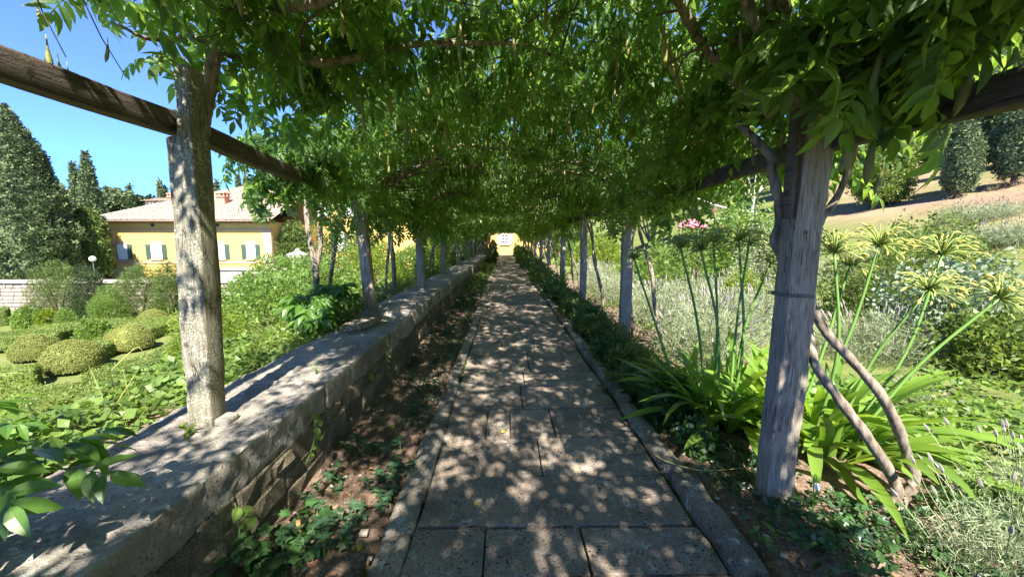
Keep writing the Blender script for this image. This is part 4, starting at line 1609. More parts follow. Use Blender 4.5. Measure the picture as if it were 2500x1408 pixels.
def hedge(label, pts, w, h, n=2600, L=.042):
    pts = [np.array([p[0], p[1], ZG]) for p in pts]
    c = (pts[0] + pts[-1]) / 2
    rt = root('box_hedge', c, label, 'hedge', 'low clipped box hedges of the sunken garden')
    h *= .8
    chs = []
    for a, b in zip(pts[:-1], pts[1:]):
        d = b - a
        Ln = np.linalg.norm(d)
        d = d / Ln
        nrm = np.array([-d[1], d[0], 0])
        V, F = rbox(0, Ln, -w / 2, w / 2, 0, h, (max(3, int(Ln * 2)), 3, 3), .06, .03, 3, int(rng.integers(999)))
        core = a + V[:, :1] * d + V[:, 1:2] * nrm + V[:, 2:] * [0, 0, 1]
        chs.append((core, F))
        m = int(n * Ln / 5.4)
        face = rng.choice(3, m, p=[.5, .25, .25])
        s, q = rng.uniform(0, Ln, m), rng.uniform(-w / 2, w / 2, m)
        zz = rng.uniform(0, h, m)
        P = a + s[:, None] * d + np.where(face == 0, q, np.where(face == 1, -w / 2, w / 2))[:, None] * nrm + np.where(face == 0, h, zz)[:, None] * np.array([0, 0, 1])
        N_ = np.where((face == 0)[:, None], [0, 0, 1.0], np.where((face == 1)[:, None], -nrm, nrm))
        P = P + N_ * .015 + rng.normal(0, .02, P.shape)
        for e, sg in ((a, -1), (b, 1)):
            k = int(500 * w * h / .4)
            Q = e + rng.uniform(-w / 2, w / 2, k)[:, None] * nrm + rng.uniform(0, h, k)[:, None] * np.array([0, 0, 1.0])
            P = np.concatenate([P, Q])
            N_ = np.concatenate([N_, np.repeat((d * sg)[None], k, 0)])
        chs.append(leafcover(P, N_, L, 4))
    V, F = merge(chs)
    part('clipped_foliage', V, F, M_BOX, rt)


def gp(*l):
    return [gnd(a, b, ZG + .45)[:2] for a, b in l]


hedge('broad low box hedge nearest the wall bank, in the bottom left of the garden', gp((-180, 985), (180, 960), (330, 925)), 1.5, .5, 6500)
hedge('short box hedge between the edge dome and the near broad hedge', gp((-140, 925), (90, 893)), .6, .55)
hedge('box hedge running right from the largest dome towards the post', gp((235, 905), (420, 850), (470, 820)), .7, .5)
hedge('box hedge with a squared end behind the edge dome', gp((-80, 822), (160, 808)), .8, .6)
hedge('box hedge passing behind the largest dome on the slant', gp((165, 858), (290, 815), (420, 772)), .8, .5)
hedge('pale-topped box hedge below the leafy bushes', gp((75, 795), (190, 782), (320, 774)), .8, .45)
hedge('farthest box hedge, level with the smallest dome', gp((290, 782), (440, 768)), .7, .45)
hedge('dark cornered box hedge by the pale retaining wall', gp((-60, 775), (20, 768)), 1.0, .9)

# pale retaining wall at the far side of the parterre
rw = root('retaining_wall', (-24, 19.5, ZG), 'sunlit pale rubble retaining wall at the far side of the clipped garden', 'wall')
part('wall_core', *box(-40, -6, 19.4, 20.2, ZG - .3, -.5), M_MORTAR, rw)
z = ZG - .1
row = 0
rest_ = []
while z < -.55:
    x = -30
    hh = rng.uniform(.16, .26)
    while x < -7:
        L = rng.uniform(.22, .55)
        V, F = rbox(x + .01, x + L - .012, 19.36 + rng.uniform(-.03, .02), 19.6, z + .008, min(z + hh, -.5) - .006, (1, 1, 1), .03, .02, 5, k)
        k += 1
        if -27.5 < x < -21.5:
            part('stone', V, F, M_PINKSTONE, rw, True)
        else:
            rest_.append((V, F))
        x += L
    z += hh
V, F = merge(rest_)
part('rubble_stonework', V, F, M_PINKSTONE, rw, True, 'stuff')
for x in np.arange(-31, -6, 1.25):
    V, F = rbox(x, x + 1.23, 19.28, 20.25, -.5, -.4, (2, 2, 1), .015, .01, 4, int(x * 7) % 99)
    part('coping_stone', V, F, M_URN, rw)
# bushes in front of it
BG = 'bushes along the far side of the clipped garden'
for px, pyb, pyt, hw, m, lab, L in ((130, 765, 648, 85, M_MIDG, 'feathery dark green bush in front of the pale retaining wall', .10),
                                    (215, 770, 655, 70, M_DARKTREE, 'dark bush right of the feathery one, under the rounded evergreen', .10),
                                    (330, 745, 640, 90, M_MIDG, 'wide feathery bush below the villa windows', .10),
                                    (410, 745, 632, 60, M_MIDG, 'tall feathery bush touching the left edge of the lichened post', .10),
                                    (262, 775, 708, 62, M_BROAD, 'bright bushy mound between the dark bushes and the hedges', .085),
                                    (60, 800, 752, 42, M_BROAD, 'rounded leafy shrub at the left, before the pale wall', .085),
                                    (110, 797, 755, 38, M_YELLOW, 'yellowish shrub right of the rounded one before the pale wall', .085),
                                    (158, 795, 758, 34, M_BROAD, 'small shrub at the foot of the dark bush', .08),
                                    (228, 838, 778, 58, M_BROAD, 'straggly rose bush growing among the box hedges', .075)):
    b = gnd(px, pyb, ZG)
    D = min(b[1], 17.5)
    p = at(px, pyt, D)
    u = (px - 1232) / FPX
    r = hw / (FPX / D * math.sqrt(1 + u * u))
    shrub('garden_bush', lab, 'bush', (p[0], D, ZG), r, r * .8, p[2] - ZG, 3700, L * 1.12, L * (.22 if 'feathery' in lab or 'dark' in lab else .55), m, BG, 5, .3, 'lo', 5, None, .45, .6)
# terrace balustrade, urn and globe lamps before the villa
bal = root('balustrade', (-17, 26, -1.8), 'low pale stone parapet of the terrace in front of the villa', 'parapet')
zt = at(600, 655, 26)[2]
part('parapet', *box(-21, -9, 25.9, 26.4, ZG - .3, zt - .12), M_URN, bal)
for x in np.arange(-21, -9, 1.5):
    V, F = rbox(x + .004, x + 1.496, 25.8, 26.5, zt - .12, zt, (2, 1, 1), .02, .01, 4, int(-x * 9))
    part('coping_stone', V, F, M_URN, bal)
ub = at(734, 656, 25.6)
urn = root('stone_urn', (ub[0], 25.6, ub[2] - .4), 'carved pale stone urn with a lid on a pedestal before the villa', 'urn')
part('pedestal', *merge([box(ub[0] - .62, ub[0] + .62, 25.0, 25.75, ZG, ub[2] - .28), box(ub[0] - .72, ub[0] + .72, 24.92, 25.78, ub[2] - .28, ub[2] - .1), box(ub[0] - .42, ub[0] + .42, 25.0, 25.74, ub[2] - .1, ub[2] + .22)]), M_URN, urn)
s = 1.25
V, F = lathe([(.30 * s, 0), (.30 * s, .05), (.14 * s, .12), (.11 * s, .2), (.2 * s, .28), (.42 * s, .42), (.5 * s, .58), (.5 * s, .66)], (ub[0], 25.37, ub[2] + .22), 24, .04)
part('bowl', V, F, M_URN, urn, True)
V, F = lathe([(.52 * s, .66), (.54 * s, .72), (.36 * s, .84), (.2 * s, .9), (.12 * s, .98), (.1 * s, 1.06), (.03 * s, 1.14)], (ub[0], 25.37, ub[2] + .22), 24)
part('lid', V, F, M_URN, urn, True)
for px, py, D, lab in ((226, 632, 27, 'white globe garden lamp in front of the rounded evergreen'), (652, 630, 29, 'white globe garden lamp at the right corner of the villa')):
    p = at(px, py, D)
    lr = root('globe_lamp', (p[0], D, ZG), lab, 'lamp', 'white globe lamps of the terrace')
    a = np.linspace(-1.5, 1.5, 11)
    V, F = lathe([(.19 * math.cos(q), .19 * math.sin(q)) for q in a], p, 16)
    part('globe', V, F, M_WHITE, lr, True)
    V, F = tube([[p[0], D, ZG - .1], [p[0], D, p[2] - .17]], .035, 8)
    part('pole', V, F, M_IRON, lr, True)
p = at(705, 585, 41)
shrub('wall_creeper', 'leafy green creeper covering the wall right of the villa corner', 'creeper', (vx1 + .5, 40.6, -1.9), 1.0, 4.2, 5.3, 6500, .16, .1, M_MIDG, None, 5, .25, 'lo', 4)
p = at(800, 590, 38)
shrub('wall_creeper', 'creeper on the yellow wing seen between the bare wisteria stems', 'creeper', (p[0] + 1.0, 44.6, -1.9), 2.2, .9, 4.6, 3000, .16, .1, M_BROAD, None, 5, .3, 'lo', 4)

# ================================================================== BANK BEHIND THE WALL
def carpet(name, n, xr, yr, hr, L, W, mat, k=3, detail='mid', zfun=None, dens=None, kind='stuff', tilt=.5):
    X, Y = rng.uniform(*xr, n), rng.uniform(*yr, n)
    if dens is not None:
        m = rng.uniform(0, 1, n) < dens(X, Y)
        X, Y = X[m], Y[m]
    Z = (zfun or ground_z)(X, Y)
    hh = fbm(np.stack([X * 2, Y * 2, 0 * X], 1), 31, 2)
    P = np.stack([X, Y, Z + hr[0] + (hr[1] - hr[0]) * hh * rng.uniform(.3, 1.1, len(X))], 1)
    az = rng.uniform(0, 2 * np.pi, len(X))
    el = rng.uniform(-.2, .6, len(X))
    x = np.stack([np.cos(az) * np.cos(el), np.sin(az) * np.cos(el), np.sin(el)], 1)
    up = unit(np.stack([rng.normal(0, tilt, len(X)), rng.normal(0, tilt, len(X)), np.ones(len(X))], 1))
    vs = [sprig(k, L, W, detail, 400 + q) for q in range(6)] if k > 1 else [blade(L * s, W * s, detail, f, c) for s, f, c in ((.7, .2, .2), (1, .4, .1), (1.15, .1, .35), (.9, .3, .3))]
    V, F = scatter(vs, frames(x, up), P, rng.uniform(.7, 1.25, len(X)))
    o = part(name, V, F, mat, None, kind=kind)
    return o


def bank_d(X, Y):
    return np.where(X < -2.55, 1, .35 + .65 * (fbm(np.stack([X * 3, Y * 2, 0 * X], 1), 61, 2) > .45))


carpet('bank_groundcover', 2300, (-3.35, -2.08), (.6, 5.4), (.0, .27), .085, .062, M_BROAD, 3, 'mid', None, bank_d)
carpet('bank_groundcover', 2600, (-4.2, -2.12), (5.4, 14), (.0, .35), .09, .06, M_BROAD, 3, 'lo', None, bank_d)
carpet('bank_groundcover', 2600, (-4.8, -2.12), (14, 40), (.0, .5), .16, .1, M_BROAD, 3, 'lo')
carpet('grass', 2500, (-4.2, -2.1), (.8, 6), (.0, .05), .26, .008, M_GRASS, 3, 'lo', None, lambda X, Y: .2 + .8 * (fbm(np.stack([X, Y, 0 * X], 1) * 1.5, 5, 2) > .5), tilt=1.2)

SB = 'shrubs on the bank behind the wall'
for lab, c, rx, ry, h, n, L, W, mat, up in (
    ('spiky yellow-green shrub left of the lichened post, beside the small box dome', (-3.75, 4.75, .0), .4, .42, .78, 1700, .085, .015, M_YELLOW, .9),
    ('dense bright creeper mound right of the lichened post, nearest on the bank', (-3.75, 6.2, .1), .95, 1.05, .95, 3800, .06, .034, M_BROAD, .2),
    ('wide light green creeper mound behind the bare wisteria stems', (-4.4, 8.4, .1), 1.5, 1.2, 1.2, 4200, .07, .04, M_BROAD, .2),
    ('yellow-green feathery shrub between the second and third left posts', (-3.6, 10.6, .2), .95, 1.1, 1.35, 3000, .08, .03, M_YELLOW, .7),
    ('bright green bush just left of the third left post', (-3.1, 12.8, .2), .9, 1.0, 1.2, 2600, .08, .04, M_BROAD, .3),
    ('tall pale green bush left of the second post, far on the bank', (-5.6, 13.2, -.6), 1.3, 1.3, 2.6, 3200, .1, .04, M_MIDG, .6),
    ('yellow-flecked bush right of the third left post', (-3.0, 16.2, .2), .95, 1.5, 1.5, 2400, .1, .045, M_YELLOW, .4),
    ('dark bush by the fourth left post', (-3.2, 20.0, .2), 1.0, 1.6, 1.6, 2200, .11, .05, M_MIDG, .4),
    ('light bush by the sixth left post', (-3.0, 24.5, .2), 1.0, 1.9, 1.7, 1800, .13, .06, M_BROAD, .4),
    ('leafy bush by the eighth left post', (-3.0, 29.5, .2), 1.0, 2.2, 1.8, 1700, .15, .07, M_MIDG, .4),
    ('last bush of the bank before the end house', (-3.0, 35.5, .2), 1.1, 2.6, 1.9, 1700, .17, .08, M_BROAD, .4),
):
    shrub('bank_shrub', lab, 'shrub', c, rx, ry, h, n, L, W, mat, SB, 4, .35, 'mid' if c[1] < 7 else 'lo', 5, None, .5, up)

# wisteria shoots springing from behind the wall
W_SH = [pinnate(4, .24, .12, .05, 'hi', 160 + i) for i in range(4)]
ME_SH = []
M_SHOOT = leafmat('young_wisteria_leaf', (0.07, 0.155, 0.03), (0.2, 0.42, 0.03), .42, .38, .4, .3, .15)
for v, f in W_SH:
    me = mesh('shoot_leaf', v, f)
    me.materials.append(M_SHOOT)
    ME_SH.append(me)


def shoot(label, stempts, leaves, rad, scale):
    rt = root('wisteria_shoot', stempts[0], label, 'shoot')
    V, F = tube(stempts, rad, 6, 18)
    part('stem', V, F, M_STEMG, rt, True)
    P = catmull(stempts, 40)
    r = np.random.default_rng(int(len(label)))
    for q in range(leaves):
        t = int(4 + 35 * q / leaves)
        a = q * 2.4 + r.uniform(-.4, .4)
        el = r.uniform(-.3, .5)
        x = np.array([[math.cos(a) * math.cos(el), math.sin(a) * math.cos(el), math.sin(el)]])
        R = frames(x, np.array([[r.uniform(-.4, .4), r.uniform(-.6, .1), 1.0]]))[0]
        M = np.eye(4)
        M[:3, :3] = R * scale * r.uniform(.75, 1.15)
        M[:3, 3] = P[min(t, 39)]
        inst('leaf', ME_SH[q % 4], M, rt)
    return rt


shoot('large-leaved wisteria shoot arching over the wall in the bottom left corner', [(-2.45, .75, .45), (-2.05, .95, .78), (-1.72, 1.12, .9), (-1.52, 1.3, .8)], 22, [.006, .003], 1.1)
shoot('wisteria shoot lying in the groundcover left of the lichened post', [(-3.0, 1.5, .5), (-2.6, 1.62, .72), (-2.25, 1.7, .74)], 10, [.005, .003], .9)
shoot('leafy wisteria sprout at the foot of the bare stems by the second left post', [(-2.9, 5.3, .42), (-2.65, 5.0, .85), (-2.35, 4.65, .82), (-2.15, 4.4, .66)], 52, [.008, .003], .98)
shoot('second leafy sprout spilling over the wall behind the lichened post', [(-2.7, 5.6, .42), (-2.5, 5.45, .9), (-2.3, 5.2, .95), (-2.1, 5.0, .75)], 46, [.008, .003], .95)
for q, (pts, lab) in enumerate((([at(275, 900, 2.2), at(330, 850, 2.3), at(350, 860, 2.2), at(365, 905, 2.1)], 'arching pale tendril above the groundcover, in front of the box domes'),
                                ([at(235, 1060, 1.8), at(300, 960, 2.0), at(370, 850, 2.4)], 'straight yellow stalk leaning up out of the groundcover'),
                                ([at(120, 1133, 1.3), at(170, 1150, 1.35), at(205, 1190, 1.38), at(228, 1248, 1.42)], 'dry curved runner hanging over the bare wall top'))):
    V, F = tube(pts, [.0024, .0012], 5, 14)
    thing('tendril', V, F, M_STEMY, lab, 'tendril', smooth=True)


def weed(name, label, cat, c, n, L, W, mat, h, group=None, spread=.05, detail='hi', stem=M_STEMG):
    c = np.asarray(c, float)
    rt = root(name, c, label, cat, group)
    r = np.random.default_rng(int(abs(c[0] * 1000 + c[1] * 77)))
    vs = [blade(L * s, W * s, detail, .3, .2) for s in (.8, 1, 1.2)]
    mes = []
    for v, f in vs:
        me = mesh(name + '_leaf', v, f)
        me.materials.append(mat)
        mes.append(me)
    ch = []
    ns = max(2, n // 6)
    for s in range(ns):
        a = r.uniform(0, 6.28)
        hh = h * r.uniform(.5, 1.1)
        tip = c + [math.cos(a) * spread, math.sin(a) * spread, hh]
        ch.append(tube([c, (c + tip) / 2 + [0, 0, .1 * hh], tip], [.003, .0015], 4, 5))
        for q in range(n // ns):
            t = r.uniform(.25, 1)
            p = c + (tip - c) * t
            b = r.uniform(0, 6.28)
            el = r.uniform(-.3, .7)
            x = np.array([[math.cos(b) * math.cos(el), math.sin(b) * math.cos(el), math.sin(el)]])
            M = np.eye(4)
            M[:3, :3] = frames(x, np.array([[r.normal(0, .4), r.normal(0, .4), 1.0]]))[0] * r.uniform(.7, 1.2)
            M[:3, 3] = p
            inst('leaf', mes[q % 3], M, rt)
    V, F = merge(ch)
    part('stems', V, F, stem, rt, True)
    return rt


weed('seedling', 'small bright seedling at the foot of the lichened post', 'weed', gnd(463, 1058, .55), 12, .045, .026, M_YELLOW, .07, None, .05)
weed('seedling', 'thin weed growing from the wall edge before the dark coping joint', 'weed', gnd(772, 912, .55), 12, .04, .012, M_BROAD, .12, None, .03)
V, F = rbox(-1.665, -1.585, 2.12, 2.23, .54, .585, (3, 3, 2), .015, .012, 14, 5)
thing('loose_stone', V, F, M_COPE, 'small flat stone wedged against the right foot of the lichened post', 'stone', smooth=True)


def sprigs_on_wall(label, pts, n, L):
    """creeper sprig hanging on the wall face"""
    rt = root('creeper_sprig', pts[0], label, 'creeper', 'green sprigs hanging on the inner wall face')
    V, F = tube(pts, [.003, .0015], 5, 14)
    part('stem', V, F, M_STEMG, rt, True)
    P = catmull(pts, 20)
    me = mesh('sprig_leaf', *blade(L, L * .75, 'hi', .2, .15))
    me.materials.append(M_BROAD)
    for q in range(n):
        M = np.eye(4)
        s = 1 if q % 2 else -1
        x = np.array([[.25, s * .7, rng.uniform(-.7, .2)]])
        M[:3, :3] = frames(x, np.array([[1.0, -.3 + rng.uniform(-.3, .3), .6]]))[0] * rng.uniform(.6, 1.15)
        M[:3, 3] = P[min(19, 2 + int(17 * q / n))] + [.012, 0, 0]
        inst('leaf', me, M, rt)


sprigs_on_wall('yellow-green sprig hanging on the wall face between the lichened post and its shadow', [(-1.30, 2.42, .5), (-1.27, 2.46, .42), (-1.25, 2.40, .3), (-1.26, 2.30, .2)], 14, .06)
sprigs_on_wall('three-leaved sprig low on the wall face near the bottom left', [(-1.29, 1.72, .36), (-1.26, 1.70, .28), (-1.26, 1.68, .2)], 4, .075)
sprigs_on_wall('leafy sprig on the wall face just before the fallen branch', [(-1.30, 4.05, .58), (-1.26, 4.0, .45), (-1.25, 3.95, .3), (-1.25, 4.0, .15)], 12, .07)
sprigs_on_wall('small sprig on the wall face before the coping joint', [(-1.29, 3.55, .36), (-1.26, 3.5, .28)], 4, .06)

# ================================================================== LEFT SOIL STRIP
def ivy_leaf(s):
    pts = np.array([[0, 0], [.1, .32], [-.05, .55], [.32, .42], [.5, .72], [.62, .33], [1.0, 0], [.62, -.33], [.5, -.72], [.32, -.42], [-.05, -.55], [.1, -.32]]) * [1, .75]
    V = np.concatenate([np.concatenate([pts, -.18 * np.abs(pts[:, 1:]) - .1 * pts[:, :1] ** 2], 1), [[.35, 0, .02]]]) * s
    n = len(pts)
    return V, np.array([[n, (i + 1) % n, i] for i in range(n)])[:, ::-1]


IVY = [ivy_leaf(s) for s in (.055, .07, .085)]
ME_IVY = []
for v, f in IVY:
    me = mesh('ivy_leaf', v, f)
    me.materials.append(M_IVY)
    ME_IVY.append(me)


def ivy(label, spots, n, mes, climbing=None):
    rt = root('ivy_plant', (*spots[0][:2], 0), label, 'ivy')
    ch = []
    for s in spots:
        for q in range(n):
            a, d = rng.uniform(0, 6.28), abs(rng.normal(0, .5))
            p = np.array([s[0] + math.cos(a) * d * s[2], s[1] + math.sin(a) * d * s[3], rng.uniform(.02, s[4])])
            p[0] = max(p[0], -1.27)
            x = np.array([[math.cos(a) + .3, math.sin(a) - .5, rng.uniform(-.5, .2)]])
            up = np.array([[rng.normal(.2, .4), rng.normal(-.35, .35), 1.0]])
            M = np.eye(4)
            M[:3, :3] = frames(x, up)[0] * rng.uniform(.6, 1.15)
            M[:3, 3] = p
            inst('leaf', mes[rng.integers(len(mes))], M, rt)
        for q in range(4):
            a = rng.uniform(0, 6.28)
            e = np.array([s[0] + math.cos(a) * s[2] * .6, s[1] + math.sin(a) * s[3] * .6, .03])
            e[0] = max(e[0], -1.26)
            ch.append(tube([[s[0], s[1], .02], [(s[0] + e[0]) / 2, (s[1] + e[1]) / 2, .06], e], [.003, .002], 4, 6))
    V, F = merge(ch)
    part('stems', V, F, M_TWIG, rt, True)


ivy('lobed ivy at the foot of the wall in front, spreading round the orange stake', [(-1.2, 1.72, .12, .28, .2), (-1.08, 1.82, .18, .22, .14), (-1.12, 1.6, .18, .16, .12)], 46, ME_IVY)
VIN = []
for s in (.85, 1.0):
    me = mesh('vinca_leaf', *blade(.055 * s, .026 * s, 'hi', .15, .15))
    me.materials.append(M_VINCA)
    VIN.append(me)


def vinca(label, c, rx, ry, n, h=.09):
    rt = root('periwinkle', (*c, 0), label, 'ground plant', 'periwinkle patches in the soil beside the path')
    ch = []
    for q in range(n):
        a, d = rng.uniform(0, 6.28), math.sqrt(rng.uniform(0, 1))
        b = np.array([c[0] + math.cos(a) * d * rx, c[1] + math.sin(a) * d * ry, 0])
        hh = h * rng.uniform(.4, 1.2)
        tip = b + [rng.normal(0, .03), rng.normal(0, .03), hh]
        ch.append(tube([b - [0, 0, .02], tip], [.002, .0015], 4))
        for w in range(6):
            an = w * 1.05 + rng.uniform(-.2, .2)
            el = rng.uniform(-.1, .4)
            x = np.array([[math.cos(an) * math.cos(el), math.sin(an) * math.cos(el), math.sin(el)]])
            M = np.eye(4)
            M[:3, :3] = frames(x, np.array([[rng.normal(0, .2), rng.normal(-.1, .2), 1.0]]))[0] * rng.uniform(.7, 1.1)
            M[:3, 3] = tip - [0, 0, .01 * (w > 3)]
            inst('leaf', VIN[w % 2], M, rt)
    V, F = merge(ch)
    part('stems', V, F, M_STEMG, rt, True)


vinca('periwinkle patch between the orange stake and the rusty pipe', (-.98, 1.86), .17, .2, 24, .13)
vinca('sunlit periwinkle patch halfway along the soil, nearest the lit earth', (-.98, 2.78), .24, .1, 20)
vinca('sparse periwinkle tufts against the wall foot', (-1.18, 2.35), .08, .25, 8)
vinca('shaded periwinkle patch beside the left kerb', (-.80, 2.3), .1, .42, 26, .06)
vinca('lone periwinkle tuft growing over the rusty pipe', (-.86, 1.98), .025, .03, 2, .06)
carpet('dark_groundcover', 1500, (-1.24, -.68), (3.1, 12), (.0, .09), .05, .025, M_VINCA, 4, 'lo', None, lambda X, Y: .15 + .85 * (fbm(np.stack([X * 3, Y * 1.6, 0 * X], 1), 91, 2) > .5))
carpet('dark_groundcover', 1800, (-1.26, -.68), (12, 43), (.0, .3), .11, .05, M_MIDG, 4, 'lo')
V, F = tube([(-1.075, 1.845, -.05), (-1.073, 1.85, .165)], .0115, 8)
thing('marker_stake', V, F, M_STAKE, 'short orange wooden stake standing in the ivy', 'stake', smooth=True)
V, F = tube([gnd(770, 1375, .015), gnd(800, 1330, .02), gnd(822, 1295, .02), gnd(850, 1255, .005)], .011, 8, 16)
thing('irrigation_pipe', V, F, M_RUST, 'rust-brown irrigation pipe half buried in the sunlit soil', 'pipe', smooth=True)


def loose(name, label, cat, me_list, P, s0, group):
    for q, p in enumerate(P):
        o = bpy.data.objects.new(name, me_list[q % len(me_list)])
        COL.objects.link(o)
        o.location = p
        o.rotation_euler = (rng.uniform(-.3, .3), rng.uniform(-.3, .3), rng.uniform(0, 6.28))
        s = s0 * rng.uniform(.6, 1.3)
        o.scale = (s, s, s)
        setp(o, label, cat, group)


LEAFD = []
for mt in (M_DEAD, M_YLEAF):
    me = mesh('fallen_leaf', *blade(.05, .026, 'hi', .5, -.2))
    me.materials.append(mt)
    LEAFD.append(me)
P = [(rng.uniform(-1.22, -.7), y, .022) for y in np.concatenate([rng.uniform(1.5, 3.2, 40), rng.uniform(3.2, 7, 24)])]
loose('fallen_leaf', 'dry curled brown leaf lying on the soil strip between wall and path', 'leaf', LEAFD[:1], P, 1.0, 'fallen leaves on the left soil strip')
P = [(x, y, .012) for x, y in zip(rng.uniform(-.45, 1.05, 12), rng.uniform(1.7, 7, 12))]
loose('fallen_leaf', 'thin fallen leaf lying flat on the stone paving', 'leaf', LEAFD, P, .8, 'fallen leaves on the paving')
for px, py, l in ((875, 1345, 'bright yellow fallen leaf on the sunlit soil near the left kerb'), (962, 1045, 'yellow fallen leaf in the shade beside the left kerb')):
    o = bpy.data.objects.new('fallen_leaf', LEAFD[1])
    COL.objects.link(o)
    o.location = gnd(px, py, .03)
    o.rotation_euler = (.1, .1, rng.uniform(0, 6))
    setp(o, l, 'leaf')
STN = []
for q in range(5):
    V, F = rbox(-.02, .02, -.016, .016, -.012, .012, (1, 1, 1), .012, .006, 40, q)
    me = mesh('pebble', V, F, True)
    me.materials.append(M_PEBBLE)
    STN.append(me)
P = [(x, y, .012) for x, y in zip(rng.uniform(-1.25, -.68, 90), 1.45 + rng.uniform(0, 1, 90) ** 1.5 * 4)] + [(x, y, .012) for x, y in zip(rng.uniform(1.3, 1.6, 30), rng.uniform(1.7, 3.2, 30))]
loose('pebble', 'small pale pebble lying on the bare earth beside the path', 'pebble', STN, P, .7, 'pebbles on the bare earth')
for px, py, s, l in ((568, 1315, 2.6, 'pale stone lying against the wall foot behind the ivy'), (795, 1278, 1.8, 'flat pale stone left of the rusty pipe'), (888, 1300, 1.3, 'small white stone right of the rusty pipe')):
    o = bpy.data.objects.new('stone', STN[int(px) % 5])
    COL.objects.link(o)
    o.location = gnd(px, py, .03)
    o.scale = (s, s, s * .9)
    setp(o, l, 'stone')

# ================================================================== AGAPANTHUS
def strap(b, az, el0, L, W, droop, r):
    n = 9
    t = np.linspace(0, 1, n)
    el = el0 - droop * t ** 1.4
    ds = L / (n - 1)
    h = np.cumsum(np.concatenate([[0], np.cos(el[:-1]) * ds]))
    z = np.cumsum(np.concatenate([[0], np.sin(el[:-1]) * ds]))
    azs = az + np.linspace(0, r.uniform(-.35, .35), n)
    P = np.array(b) + np.stack([np.cos(azs) * h, np.sin(azs) * h, z], 1)
    P[:, 2] = np.maximum(P[:, 2], .015 + .02 * t)
    w = W / 2 * np.array([.55, .75, .92, 1, 1, .95, .8, .5, .06])
    side = np.stack([-np.sin(azs), np.cos(azs), 0 * azs], 1)
    tw = np.linspace(0, r.uniform(-.7, .7), n)
    nrm = np.stack([-np.cos(azs) * np.sin(el), -np.sin(azs) * np.sin(el), np.cos(el)], 1)
    sd = side * np.cos(tw)[:, None] + nrm * np.sin(tw)[:, None]
    up = np.cross(np.gradient(P, axis=0), sd)
    up = unit(up) * np.sign((up * nrm).sum(1))[:, None]
    V = np.concatenate([P + sd * w[:, None] + up * w[:, None] * .3, P, P - sd * w[:, None] + up * w[:, None] * .3])
    F = np.array([[i, i + 1, n + i + 1, n + i] for i in range(n - 1)] + [[n + i, n + i + 1, 2 * n + i + 1, 2 * n + i] for i in range(n - 1)])
    return V, F


POD_A = []
for s in (.85, 1.0, 1.15):
    t = np.linspace(0, 1, 6)
    V, F = tube(np.stack([t * .05 * s, 0 * t, -.012 * t ** 2], 1), np.array([.0015, .0045, .0075, .0078, .005, .001]) * s, 5)
    me = mesh('pod', V, F, True)
    me.materials.append(M_PODS)
    POD_A.append(me)


def agapanthus(label, base, nleaf, heads, spread, seed, Ls=(.6, .95)):
    r = np.random.default_rng(seed)
    rt = root('agapanthus', (*base, 0), label, 'agapanthus', 'agapanthus clumps beside the near right post')
    for q in range(nleaf):
        a = r.uniform(0, 6.28)
        d = spread * math.sqrt(r.uniform(0, 1))
        b = (base[0] + math.cos(a) * d, base[1] + math.sin(a) * d * .8, 0)
        az = a + r.normal(0, .5)
        el = r.uniform(.75, 1.45) if q % 4 else r.uniform(.35, .8)
        V, F = strap(b, az, el, r.uniform(*Ls), r.uniform(.06, .092), r.uniform(.5, 1.7), r)
        part('leaf', V, F, M_AGA, rt, True)
    for (hx, hy, D, bx, by, R, pale) in heads:
        tip = at(hx, hy, D)
        b = np.array([bx, by, 0.0])
        mid = (b + tip) / 2 + np.array([0, 0, .08]) + r.normal(0, .04, 3)
        V, F = tube([b, mid, tip], [.0125, .0085], 8, 16)
        st = part('stalk', V, F, M_STEMG, rt, True)
        ax = unit(tip - mid)
        ch = []
        nr = 72
        for q in range(nr):
            # rays of the umbel
            d = unit(r.normal(0, 1, 3))
            d = unit(d + ax * .35)
            if d @ ax < -.35:
                d = unit(d + ax)
            L = R * r.uniform(.75, 1.05)
            e = tip + d * L
            m = tip + d * L * .55 + np.array([0, 0, .012])
            e[2] -= .012
            ch.append(tube([tip, m, e], [.0034, .0028], 3))
            if q % 3 != 0 and pale > 0 and r.uniform() < pale:
                a = math.atan2(d[1], d[0]) + r.normal(0, .3)
                x = np.array([[d[0] * .9, d[1] * .9, d[2] * .4 - .35]]) + r.normal(0, .15, (1, 3))
                M = np.eye(4)
                M[:3, :3] = frames(x, np.array([[0.1, 0, 1.0]]))[0] * r.uniform(.75, 1.1)
                M[:3, 3] = e
                inst('pod', POD_A[q % 3], M, st)
        V, F = merge(ch)
        part('umbel', V, F, M_UMBEL, st, True)
    return rt


agapanthus('agapanthus clump with thin-rayed seed heads, left of the near right post', (1.95, 3.2), 105,
           [(1662, 605, 3.2, 1.72, 3.05, .16, .3), (1711, 611, 3.15, 1.78, 3.05, .175, .35), (1742, 591, 3.35, 1.80, 3.15, .17, .6), (1804, 587, 3.1, 1.88, 3.05, .175, .5),
            (1828, 599, 3.35, 1.98, 3.2, .15, .8), (1882, 642, 3.3, 2.05, 3.25, .13, .8), (1548, 632, 3.4, 1.62, 3.2, .11, .1)], .30, 5)
agapanthus('agapanthus clump with big pale-podded seed heads, right of the near right post', (2.42, 2.78), 115,
           [(2038, 617, 2.55, 2.22, 2.62, .185, .9), (2146, 598, 2.75, 2.3, 2.8, .18, 1.0), (2074, 648, 3.0, 2.3, 2.9, .13, .6), (2300, 622, 2.75, 2.6, 2.8, .19, 1.0), (2266, 708, 2.5, 2.42, 2.66, .18, .9), (2440, 728, 2.4, 2.45, 2.6, .17, .8)], .33, 6, (.6, 1.0))

